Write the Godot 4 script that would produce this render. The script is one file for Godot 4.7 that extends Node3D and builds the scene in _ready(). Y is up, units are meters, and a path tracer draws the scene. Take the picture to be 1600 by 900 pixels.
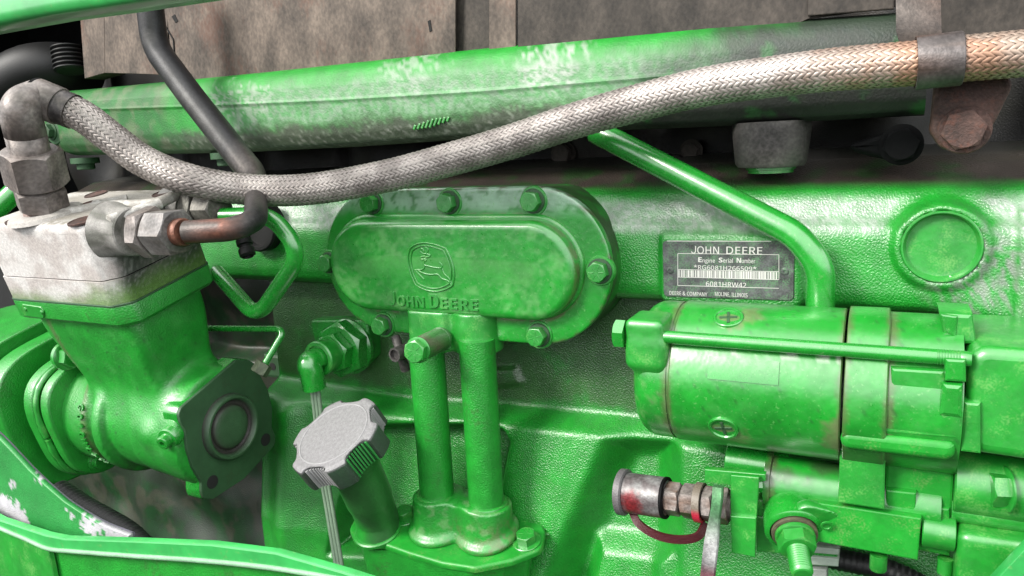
extends Node3D
# A green engine seen close up from the side. Engine axes: x along the engine, y up, z out of the block towards the viewer; metres.

const FOCAL := 1155.0
const MIDDLE := Vector2(800, 450)
var eye := Vector3.ZERO
var turn := Basis()
var M := {}
var noise_a := FastNoiseLite.new()
var noise_b := FastNoiseLite.new()
var rng := RandomNumberGenerator.new()


# ---------- measuring: where the line of sight through a point of the photograph meets a plane of the engine ----------
func sight(x: float, y: float) -> Vector3:
	return turn * Vector3((x - MIDDLE.x) / FOCAL, -(y - MIDDLE.y) / FOCAL, -1.0)


func hit(x: float, y: float, on: Vector3, n: Vector3) -> Vector3:
	var d := sight(x, y)
	return eye + d * ((on - eye).dot(n) / d.dot(n))


func U(x: float, y: float, z := 0.0) -> Vector3:
	return hit(x, y, Vector3(0, 0, z), Vector3.BACK)


func UY(x: float, y: float, h: float) -> Vector3:
	return hit(x, y, Vector3(0, h, 0), Vector3.UP)


func UX(x: float, y: float, at: float) -> Vector3:
	return hit(x, y, Vector3(at, 0, 0), Vector3.RIGHT)


func many(flat: Array, z: float) -> PackedVector3Array:
	var r := PackedVector3Array()
	for i in range(0, flat.size(), 2):
		r.append(U(flat[i], flat[i + 1], z))
	return r


func across(flat: Array, on: Vector3, n: Vector3) -> PackedVector3Array:
	var r := PackedVector3Array()
	for i in range(0, flat.size(), 2):
		r.append(hit(flat[i], flat[i + 1], on, n))
	return r


# ---------- shapes ----------
class Shape:
	var st := SurfaceTool.new()
	var g := 0
	var tint: Variant = null
	var flat_tint := Color.WHITE

	func _init() -> void:
		st.begin(Mesh.PRIMITIVE_TRIANGLES)

	func tri(a: Vector3, b: Vector3, c: Vector3, group: int, ca := Color.WHITE, cb := Color.WHITE, cc := Color.WHITE) -> void:
		st.set_smooth_group(group)
		st.set_color(ca)
		st.add_vertex(a)
		st.set_color(cb)
		st.add_vertex(b)
		st.set_color(cc)
		st.add_vertex(c)

	func color_at(p: Vector3) -> Color:
		return tint.call(p) if tint != null else flat_tint

	static func newell(r: PackedVector3Array) -> Vector3:
		var n := Vector3.ZERO
		for i in r.size():
			n += r[i].cross(r[(i + 1) % r.size()])
		return n

	static func mid(r: PackedVector3Array) -> Vector3:
		var c := Vector3.ZERO
		for p in r:
			c += p
		return c / r.size()

	func cap(r: PackedVector3Array, towards: Vector3) -> void:
		var n := newell(r).normalized()
		var u := n.cross(Vector3(0.31, 0.87, 0.39)).normalized()
		var v := n.cross(u)
		var flat := PackedVector2Array()
		for p in r:
			flat.append(Vector2(p.dot(u), p.dot(v)))
		var t := Geometry2D.triangulate_polygon(flat)
		g += 1
		if t.is_empty():
			var c := mid(r)
			for i in r.size():
				_one(r[i], r[(i + 1) % r.size()], c, towards)
			return
		for i in range(0, t.size(), 3):
			_one(r[t[i]], r[t[i + 1]], r[t[i + 2]], towards)

	func _one(a: Vector3, b: Vector3, c: Vector3, towards: Vector3) -> void:
		if (b - a).cross(c - a).dot(towards) > 0.0:
			tri(a, c, b, g, color_at(a), color_at(c), color_at(b))
		else:
			tri(a, b, c, g, color_at(a), color_at(b), color_at(c))

	# rings of equally many points, each joined to the next; corners sharper than 35 degrees stay sharp
	func loft(rings: Array, cap0 := true, cap1 := true, closed := true, soft := false) -> void:
		var n: int = rings[0].size()
		var s := 0.0
		for i in rings.size() - 1:
			s += newell(rings[i]).dot(mid(rings[i + 1]) - mid(rings[i]))
		var flip := s < 0.0
		var cols := []
		for r in rings:
			var cc := PackedColorArray()
			for p in r:
				cc.append(color_at(p))
			cols.append(cc)
		var around := PackedInt32Array()
		around.resize(n)
		var k := 0
		if not soft:
			for j in n:
				var sharp := false
				for r in [rings[0], rings[rings.size() / 2], rings[-1]]:
					var a: Vector3 = r[j] - r[(j - 1 + n) % n]
					var b: Vector3 = r[(j + 1) % n] - r[j]
					if a.length() > 1e-7 and b.length() > 1e-7 and a.angle_to(b) > 0.62:
						sharp = true
				if sharp and j > 0:
					k += 1
				around[j] = k
				if j == 0 and sharp:
					around[0] = 0
			# the last run joins the first unless point 0 is a corner
			var r0: PackedVector3Array = rings[rings.size() / 2]
			var a0: Vector3 = r0[0] - r0[n - 1]
			var b0: Vector3 = r0[1] - r0[0]
			if a0.angle_to(b0) <= 0.62:
				for j in n:
					if around[j] == k:
						around[j] = 0
		g += 1
		var seg := 0
		for i in rings.size() - 1:
			if i > 0 and not soft:
				var turn_most := 0.0
				for j in [0, n / 3, (2 * n) / 3]:
					var d0: Vector3 = rings[i][j] - rings[i - 1][j]
					var d1: Vector3 = rings[i + 1][j] - rings[i][j]
					if d0.length() > 1e-7 and d1.length() > 1e-7:
						turn_most = maxf(turn_most, d0.angle_to(d1))
				if turn_most > 0.62:
					seg += 1
			var p: PackedVector3Array = rings[i]
			var q: PackedVector3Array = rings[i + 1]
			var cp: PackedColorArray = cols[i]
			var cq: PackedColorArray = cols[i + 1]
			for j in (n if closed else n - 1):
				var m := (j + 1) % n
				var id := g + seg * (k + 1) + around[j]
				if flip:
					tri(p[j], p[m], q[m], id, cp[j], cp[m], cq[m])
					tri(p[j], q[m], q[j], id, cp[j], cq[m], cq[j])
				else:
					tri(p[j], q[m], p[m], id, cp[j], cq[m], cp[m])
					tri(p[j], q[j], q[m], id, cp[j], cq[j], cq[m])
		g += (seg + 1) * (k + 1) + 1
		if cap0:
			cap(rings[0], -newell(rings[0]) * (-1.0 if flip else 1.0))
		if cap1:
			cap(rings[-1], newell(rings[-1]) * (-1.0 if flip else 1.0))

	static func frame(axis: Vector3) -> Basis:
		var z := axis.normalized()
		var x := (Vector3.UP if absf(z.y) < 0.9 else Vector3.RIGHT).cross(z).normalized()
		return Basis(x, z.cross(x), z)

	static func circle(c: Vector3, axis: Vector3, r: float, n := 32, ry := -1.0) -> PackedVector3Array:
		var f := frame(axis)
		var out := PackedVector3Array()
		for i in n:
			var a := TAU * i / n
			out.append(c + f.x * cos(a) * r + f.y * sin(a) * (r if ry < 0.0 else ry))
		return out

	# profile: radius, height, radius, height ... along the axis
	func lathe(at: Vector3, axis: Vector3, profile: Array, n := 40, cap0 := true, cap1 := true) -> void:
		var rings := []
		for i in range(0, profile.size(), 2):
			rings.append(circle(at + axis.normalized() * profile[i + 1], axis, maxf(profile[i], 1e-5), n))
		loft(rings, cap0, cap1)

	# the same, with rings in between so that colours can change along it
	func fine_lathe(at: Vector3, axis: Vector3, profile: Array, n := 96, step := 0.0025, cap0 := true, cap1 := true) -> void:
		var p := []
		for i in range(0, profile.size() - 2, 2):
			var a := Vector2(profile[i], profile[i + 1])
			var b := Vector2(profile[i + 2], profile[i + 3])
			var k := maxi(1, int(a.distance_to(b) / step))
			for j in k:
				var q := a.lerp(b, float(j) / k)
				p.append_array([q.x, q.y])
		p.append_array([profile[-2], profile[-1]])
		lathe(at, axis, p, n, cap0, cap1)

	func tube(path: PackedVector3Array, radius: Variant, n := 20, capped := true) -> void:
		var rings := []
		var f := frame(path[1] - path[0])
		var x := f.x
		for i in path.size():
			var d := (path[mini(i + 1, path.size() - 1)] - path[maxi(i - 1, 0)]).normalized()
			x = (x - d * x.dot(d)).normalized()
			var y := d.cross(x)
			var r: float = radius[i] if radius is Array or radius is PackedFloat32Array else radius
			var ring := PackedVector3Array()
			for j in n:
				var a := TAU * j / n
				ring.append(path[i] + (x * cos(a) + y * sin(a)) * r)
			rings.append(ring)
		loft(rings, capped, capped, true, true)

	static func inset(r: PackedVector3Array, by: float) -> PackedVector3Array:
		var n := newell(r).normalized()
		var out := PackedVector3Array()
		var k := r.size()
		for i in k:
			var a := (r[i] - r[(i - 1 + k) % k]).normalized()
			var b := (r[(i + 1) % k] - r[i]).normalized()
			var na := n.cross(a)
			var nb := n.cross(b)
			var h := (na + nb)
			if h.length() < 1e-4:
				h = na
			h = h.normalized()
			out.append(r[i] + h * by / maxf(h.dot(na), 0.4))
		return out

	static func moved(r: PackedVector3Array, by: Vector3) -> PackedVector3Array:
		var out := PackedVector3Array()
		for p in r:
			out.append(p + by)
		return out

	# an outline (its front edge) with thickness: depth runs from the front to the back
	func slab(front: PackedVector3Array, depth: Vector3, bevel := 0.001, steps := 2, back_bevel := 0.0) -> void:
		var n := newell(front).normalized()
		if n.dot(depth) > 0.0:
			front = front.duplicate()
			front.reverse()
		var d := depth.normalized()
		var rings := []
		var back := moved(front, depth)
		if back_bevel > 0.0:
			rings.append(inset(back, back_bevel))
			rings.append(moved(back, -d * back_bevel))
		else:
			rings.append(back)
		for i in steps + 1:
			var a := PI / 2 * i / steps
			var r := inset(front, bevel * (1.0 - cos(a))) if i > 0 else front
			rings.append(moved(r, d * bevel * (1.0 - sin(a))))
		loft(rings)

	func box(at: Vector3, size: Vector3, b := Basis(), bevel := 0.001) -> void:
		var h := size / 2
		var q := PackedVector3Array([at + b * Vector3(-h.x, -h.y, h.z), at + b * Vector3(h.x, -h.y, h.z), at + b * Vector3(h.x, h.y, h.z), at + b * Vector3(-h.x, h.y, h.z)])
		slab(q, b * Vector3(0, 0, -size.z), bevel, 2, bevel)

	# hexagon whose corners are turned down, as on a machined nut; r to the corners
	func hex(at: Vector3, axis: Vector3, r: float, h: float, chamfer0 := false, chamfer1 := true, spin := 0.0, hole := 0.0) -> void:
		var f := frame(axis)
		var flat := r * 0.866
		var rings := []
		var rows := []
		if chamfer0:
			rows.append([0, 0.0])
			rows.append([1, 0.0])
		else:
			rows.append([2, 0.0])
		if chamfer1:
			rows.append([3, h])
			rows.append([0, h])
		else:
			rows.append([2, h])
		for row in rows:
			var ring := PackedVector3Array()
			for k in 6:
				for s in 6:
					var a0 := TAU * k / 6.0 + spin
					var a1 := TAU * (k + 1) / 6.0 + spin
					var p := Vector2(cos(a0), sin(a0)).lerp(Vector2(cos(a1), sin(a1)), s / 6.0) * r
					var y: float = row[1]
					if row[0] == 0:
						p = p.normalized() * flat * 0.97
					elif row[0] == 1:
						y += (p.length() - flat * 0.97) * 0.6
					elif row[0] == 3:
						y -= (p.length() - flat * 0.97) * 0.6
					ring.append(at + f.x * p.x + f.y * p.y + f.z * y)
			rings.append(ring)
		if hole > 0.0:
			for y in [h, h * 0.4]:
				var ring := PackedVector3Array()
				for k in 36:
					var a := TAU * k / 36.0 + spin
					ring.append(at + (f.x * cos(a) + f.y * sin(a)) * hole + f.z * y)
				rings.append(ring)
		loft(rings)

	# the surface where a distance field is zero: one point in each cell that it crosses
	func field(f: Callable, lo: Vector3, hi: Vector3, cell: float) -> void:
		var big := 6
		var n := Vector3i(((hi - lo) / (cell * big)).ceil())
		var vert := {}
		var val := {}
		var reach := cell * big * 0.87 + cell * 2.0
		var edge := Vector3i(n.x * big + 1, n.y * big + 1, n.z * big + 1)
		var sy := edge.x + 2
		var sz := sy * (edge.y + 2)
		var blocks := []
		for bz in n.z:
			for by in n.y:
				for bx in n.x:
					var c := lo + (Vector3(bx, by, bz) + Vector3.ONE * 0.5) * cell * big
					if absf(f.call(c)) < reach * 1.3:
						blocks.append(Vector3i(bx, by, bz) * big)
		for o in blocks:
			for z in big + 1:
				for y in big + 1:
					for x in big + 1:
						var key: int = (o.x + x) + (o.y + y) * sy + (o.z + z) * sz
						if not val.has(key):
							val[key] = f.call(lo + Vector3(o.x + x, o.y + y, o.z + z) * cell)
		var off := [0, 1, sy, 1 + sy, sz, 1 + sz, sy + sz, 1 + sy + sz]
		var corner := [Vector3(0, 0, 0), Vector3(1, 0, 0), Vector3(0, 1, 0), Vector3(1, 1, 0), Vector3(0, 0, 1), Vector3(1, 0, 1), Vector3(0, 1, 1), Vector3(1, 1, 1)]
		var edges := [0, 1, 2, 3, 4, 5, 6, 7, 0, 2, 1, 3, 4, 6, 5, 7, 0, 4, 1, 5, 2, 6, 3, 7]
		for o in blocks:
			for z in big:
				for y in big:
					for x in big:
						var key: int = (o.x + x) + (o.y + y) * sy + (o.z + z) * sz
						var v := PackedFloat32Array()
						var below := 0
						for t in off:
							var w: float = val[key + t]
							v.append(w)
							if w < 0.0:
								below += 1
						if below == 0 or below == 8:
							continue
						var p := Vector3.ZERO
						var count := 0
						for e in range(0, 24, 2):
							var a: float = v[edges[e]]
							var b: float = v[edges[e + 1]]
							if (a < 0.0) != (b < 0.0):
								p += corner[edges[e]].lerp(corner[edges[e + 1]], a / (a - b))
								count += 1
						vert[key] = lo + (Vector3(o.x + x, o.y + y, o.z + z) + p / count) * cell
		g += 1
		var col := {}
		for key in vert:
			col[key] = color_at(vert[key])
		for key in vert:
			for axis in 3:
				var step: int = [1, sy, sz][axis]
				var u: int = [sy, sz, 1][axis]
				var w: int = [sz, 1, sy][axis]
				if not val.has(key + step) or not (vert.has(key - u) and vert.has(key - w) and vert.has(key - u - w)):
					continue
				var a: float = val[key]
				var b: float = val[key + step]
				if (a < 0.0) == (b < 0.0):
					continue
				var q := [key, key - u, key - u - w, key - w]
				if a < 0.0:
					q = [key, key - w, key - u - w, key - u]
				tri(vert[q[0]], vert[q[1]], vert[q[2]], g, col[q[0]], col[q[1]], col[q[2]])
				tri(vert[q[0]], vert[q[2]], vert[q[3]], g, col[q[0]], col[q[2]], col[q[3]])
		g += 1

	func done() -> ArrayMesh:
		st.generate_normals()
		st.index()
		return st.commit()


# ---------- outlines ----------
func rounded(r: PackedVector3Array, radius: Variant, steps := 6) -> PackedVector3Array:
	var out := PackedVector3Array()
	var n := r.size()
	for i in n:
		var rad: float = radius[i] if radius is Array else radius
		var a := r[(i - 1 + n) % n] - r[i]
		var b := r[(i + 1) % n] - r[i]
		var half := a.angle_to(b) / 2
		if rad <= 0.0 or half > 1.52:
			out.append(r[i])
			continue
		var t := minf(rad / tan(half), minf(a.length(), b.length()) * 0.49)
		var p := r[i] + a.normalized() * t
		var q := r[i] + b.normalized() * t
		var c := r[i] + (a.normalized() + b.normalized()).normalized() * (t / cos(half))
		var rr := t * tan(half)
		for s in steps + 1:
			var d := (p - c).lerp(q - c, float(s) / steps)
			# even steps of angle
			d = (p - c).slerp(q - c, float(s) / steps)
			out.append(c + d.normalized() * rr)
	return out


func stadium(x0: float, x1: float, y0: float, y1: float, z: float, n := 24) -> PackedVector3Array:
	var r := (y1 - y0) / 2
	var cy := (y0 + y1) / 2
	var out := PackedVector3Array()
	for i in n + 1:
		var a := -PI / 2 + PI * i / n
		out.append(Vector3(x1 - r + cos(a) * r, cy + sin(a) * r, z))
	for i in n + 1:
		var a := PI / 2 + PI * i / n
		out.append(Vector3(x0 + r + cos(a) * r, cy + sin(a) * r, z))
	return out


# the same with points along the straight runs too, so that colours can change along it; always 2 * (n + m) points
func dense_stadium(x0: float, x1: float, y0: float, y1: float, z: float, n := 44, m := 60) -> PackedVector3Array:
	var r := (y1 - y0) / 2
	var cy := (y0 + y1) / 2
	var out := PackedVector3Array()
	for side in 2:
		var s := 1.0 if side == 0 else -1.0
		var cx := x1 - r if side == 0 else x0 + r
		var far := x0 + r if side == 0 else x1 - r
		for i in n:
			var a := -PI / 2 + PI * i / n
			out.append(Vector3(cx + cos(a) * r * s, cy + sin(a) * r * s, z))
		for i in m:
			out.append(Vector3(lerpf(cx, far, float(i) / m), cy + r * s, z))
	return out


# a bent path: straight runs with round bends of the given radius
func bent(pts: PackedVector3Array, radius: float, steps := 10, between := 1) -> PackedVector3Array:
	var out := PackedVector3Array([pts[0]])
	for i in range(1, pts.size() - 1):
		var a := (pts[i - 1] - pts[i])
		var b := (pts[i + 1] - pts[i])
		var half := a.angle_to(b) / 2
		var t := minf(radius / tan(half), minf(a.length(), b.length()) * 0.48)
		var p := pts[i] + a.normalized() * t
		var q := pts[i] + b.normalized() * t
		var c := pts[i] + (a.normalized() + b.normalized()).normalized() * (t / cos(half))
		for s in steps + 1:
			out.append(c + (p - c).slerp(q - c, float(s) / steps))
	out.append(pts[-1])
	if between > 1:
		var more := PackedVector3Array()
		for i in out.size() - 1:
			for s in between:
				more.append(out[i].lerp(out[i + 1], float(s) / between))
		more.append(out[-1])
		return more
	return out


# a curve through points, sampled evenly
func smooth_path(pts: PackedVector3Array, step: float) -> PackedVector3Array:
	var c := Curve3D.new()
	c.bake_interval = step / 2
	for i in pts.size():
		var t := (pts[mini(i + 1, pts.size() - 1)] - pts[maxi(i - 1, 0)])
		var l0 := pts[i].distance_to(pts[maxi(i - 1, 0)]) / 3
		var l1 := pts[i].distance_to(pts[mini(i + 1, pts.size() - 1)]) / 3
		c.add_point(pts[i], -t.normalized() * l0, t.normalized() * l1)
	var out := PackedVector3Array()
	var n := int(ceil(c.get_baked_length() / step))
	for i in n + 1:
		out.append(c.sample_baked(c.get_baked_length() * i / n, true))
	return out


static func smin(a: float, b: float, k: float) -> float:
	var h := maxf(k - absf(a - b), 0.0) / k
	return minf(a, b) - h * h * k * 0.25


static func sstep(a: float, b: float, x: float) -> float:
	return smoothstep(a, b, x)


static func seg_dist(p: Vector3, a: Vector3, b: Vector3) -> float:
	var t := clampf((p - a).dot(b - a) / (b - a).length_squared(), 0.0, 1.0)
	return (p - a - (b - a) * t).length()


static func box_dist(p: Vector3, half: Vector3, r := 0.0) -> float:
	var q := p.abs() - half + Vector3.ONE * r
	return Vector3(maxf(q.x, 0), maxf(q.y, 0), maxf(q.z, 0)).length() + minf(maxf(q.x, maxf(q.y, q.z)), 0.0) - r


static func poly_dist(p: Vector2, v: PackedVector2Array) -> float:
	var d := (p - v[0]).length_squared()
	var s := 1.0
	var n := v.size()
	var j := n - 1
	for i in n:
		var e := v[j] - v[i]
		var w := p - v[i]
		var b := w - e * clampf(w.dot(e) / e.length_squared(), 0.0, 1.0)
		d = minf(d, b.length_squared())
		var c0 := p.y >= v[i].y
		var c1 := p.y < v[j].y
		var c2 := e.x * w.y > e.y * w.x
		if (c0 and c1 and c2) or (not c0 and not c1 and not c2):
			s = -s
		j = i
	return s * sqrt(d)


# ---------- things and parts ----------
func thing(called: String, label: String, category: String, at := Vector3.ZERO, group := "", kind := "") -> Node3D:
	var o := Node3D.new()
	o.name = called
	add_child(o, true)
	o.position = at
	tag(o, label, category, group, kind)
	return o


func tag(o: Node3D, label: String, category := "", group := "", kind := "") -> void:
	if label:
		o.set_meta("label", label)
	if category:
		o.set_meta("category", category)
	if group:
		o.set_meta("group", group)
	if kind:
		o.set_meta("kind", kind)


func mesh_part(called: String, mesh: Mesh, m: Material, parent: Node3D, xf: Variant = null) -> MeshInstance3D:
	var o := MeshInstance3D.new()
	o.name = called
	o.mesh = mesh
	o.material_override = m
	parent.add_child(o, true)
	var base := Transform3D()
	var up: Node = parent
	while up is Node3D and up != self:
		base = up.transform * base
		up = up.get_parent()
	o.transform = base.affine_inverse() * (xf if xf is Transform3D else Transform3D())
	return o


func part(called: String, s: Shape, m: Material, parent: Node3D) -> MeshInstance3D:
	return mesh_part(called, s.done(), m, parent)


var bolt_meshes := {}


# a flanged hexagon bolt with a loose washer: head, washer (sub-part)
func bolt(parent: Node3D, at: Vector3, axis: Vector3, r: float, h: float, wr: float, m: Material, marks := 0, spin := 0.2, called := "bolt", wm: Material = null) -> MeshInstance3D:
	var key := "%.5f %.5f %.5f %d" % [r, h, wr, marks]
	if not bolt_meshes.has(key):
		var s := Shape.new()
		s.hex(Vector3(0, 0, 0.0014), Vector3.BACK, r, h)
		for k in marks:
			var a := TAU * k / marks + 0.3
			var d := Vector3(cos(a), sin(a), 0)
			s.box(d * r * 0.48 + Vector3(0, 0, h + 0.0014), Vector3(r * 0.5, r * 0.09, 0.0006), Basis(Vector3.BACK, a), 0.0001)
		var w := Shape.new()
		w.lathe(Vector3.ZERO, Vector3.BACK, [wr, 0.0, wr, 0.0011, wr * 0.96, 0.0016, r * 0.9, 0.0018], 32)
		bolt_meshes[key] = [s.done(), w.done()]
	var xf := Transform3D(Shape.frame(axis) * Basis(Vector3.BACK, spin), at)
	var o := mesh_part(called, bolt_meshes[key][0], m, parent, xf)
	mesh_part("washer", bolt_meshes[key][1], wm if wm else m, o, xf)
	return o


func words(text: String, size: float, at: Transform3D, depth: float, m: Material, parent: Node3D, called := "lettering", width := 1.0, bold := false, font := "Droid Sans") -> MeshInstance3D:
	var t := TextMesh.new()
	var f := SystemFont.new()
	f.font_names = PackedStringArray([font])
	if bold:
		f.font_weight = 700
	t.font = f
	t.text = text
	t.font_size = 64
	t.pixel_size = size / 64.0 * 1.4  # size is about the height of a capital
	t.depth = depth
	t.curve_step = 2.0
	return mesh_part(called, t, m, parent, at * Transform3D(Basis.from_scale(Vector3(width, 1, 1)), Vector3.ZERO))


# ---------- materials ----------
func grain(kind: int, freq: float, octaves: int, seeded: int, size := 512) -> PackedByteArray:
	var f := FastNoiseLite.new()
	f.noise_type = kind
	f.frequency = freq
	f.fractal_octaves = octaves
	f.seed = seeded
	if kind == FastNoiseLite.TYPE_CELLULAR:
		f.cellular_return_type = FastNoiseLite.RETURN_DISTANCE
	var im := f.get_seamless_image(size, size, false, false, 0.15, true)
	return im.get_data()


# a sheet of dirt with holes: colour and how much of it lies there
func dirt(color: Color, color2: Color, lo: float, hi: float, most: float, freq: float, fine: float, mix_fine: float, seeded: int) -> ImageTexture:
	var a := grain(FastNoiseLite.TYPE_SIMPLEX_SMOOTH, freq, 4, seeded)
	var b := grain(FastNoiseLite.TYPE_SIMPLEX_SMOOTH, fine, 3, seeded + 7)
	var n := 512
	var out := PackedByteArray()
	out.resize(n * n * 4)
	for i in n * n:
		var v := a[i] / 255.0 * (1.0 - mix_fine) + b[i] / 255.0 * mix_fine
		var k := smoothstep(lo, hi, v) * most
		var c := color.lerp(color2, b[i] / 255.0)
		out[i * 4] = int(c.r * 255)
		out[i * 4 + 1] = int(c.g * 255)
		out[i * 4 + 2] = int(c.b * 255)
		out[i * 4 + 3] = int(k * 255)
	return ImageTexture.create_from_image(Image.create_from_data(n, n, false, Image.FORMAT_RGBA8, out))


# light and dark mottling that multiplies a colour
func mottle(lo: float, freq: float, fine: float, mix_fine: float, seeded: int) -> ImageTexture:
	var a := grain(FastNoiseLite.TYPE_SIMPLEX_SMOOTH, freq, 5, seeded)
	var b := grain(FastNoiseLite.TYPE_SIMPLEX_SMOOTH, fine, 3, seeded + 3)
	var n := 512
	var out := PackedByteArray()
	out.resize(n * n * 4)
	for i in n * n:
		var v := lerpf(lo, 1.0, clampf(a[i] / 255.0 * (1.0 - mix_fine) + b[i] / 255.0 * mix_fine, 0, 1))
		var w := int(v * 255)
		out[i * 4] = w
		out[i * 4 + 1] = w
		out[i * 4 + 2] = w
		out[i * 4 + 3] = 255
	return ImageTexture.create_from_image(Image.create_from_data(n, n, false, Image.FORMAT_RGBA8, out))


func relief(kind: int, freq: float, octaves: int, seeded: int, power := 1.0, fine := 0.0) -> ImageTexture:
	if fine == 0.0:
		var f := FastNoiseLite.new()
		f.noise_type = kind
		f.frequency = freq
		f.fractal_octaves = octaves
		f.seed = seeded
		return ImageTexture.create_from_image(f.get_seamless_image(1024, 1024, false, false, 0.15, true))
	var a := grain(kind, freq, octaves, seeded, 1024)
	var b := grain(FastNoiseLite.TYPE_SIMPLEX_SMOOTH, freq * 4.0, 2, seeded + 5, 1024) if fine > 0.0 else a
	var im := Image.create_empty(1024, 1024, false, Image.FORMAT_L8)
	var d := PackedByteArray()
	d.resize(1024 * 1024)
	for i in d.size():
		var v := a[i] / 255.0
		if fine > 0.0:
			v = v * (1.0 - fine) + b[i] / 255.0 * fine
		d[i] = int(clampf(v if power == 1.0 else pow(v, power), 0, 1) * 255)
	im = Image.create_from_data(1024, 1024, false, Image.FORMAT_L8, d)
	return ImageTexture.create_from_image(im)


func mat(called: String, linear: Color, rough: float, metal := 0.0, tex: Texture2D = null, over: Texture2D = null, bump: Texture2D = null, bump_mm := 0.0, tile := 0.25, over_tile := 0.3, rough_tex: Texture2D = null) -> StandardMaterial3D:
	var m := StandardMaterial3D.new()
	m.resource_name = called
	m.albedo_color = linear.linear_to_srgb()
	m.roughness = rough
	m.metallic = metal
	m.vertex_color_use_as_albedo = true
	m.uv1_triplanar = true
	m.uv1_triplanar_sharpness = 4.0
	m.uv1_scale = Vector3.ONE / tile
	if tex:
		m.albedo_texture = tex
	if over:
		m.detail_enabled = true
		m.detail_albedo = over
		m.detail_blend_mode = BaseMaterial3D.BLEND_MODE_MIX
		m.detail_uv_layer = BaseMaterial3D.DETAIL_UV_2
		m.uv2_triplanar = true
		m.uv2_triplanar_sharpness = 4.0
		m.uv2_scale = Vector3.ONE / over_tile
	if bump:
		m.heightmap_enabled = true
		m.heightmap_texture = bump
		m.heightmap_scale = bump_mm * 0.1
	if rough_tex:
		m.roughness_texture = rough_tex
	M[called] = m
	return m


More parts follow.
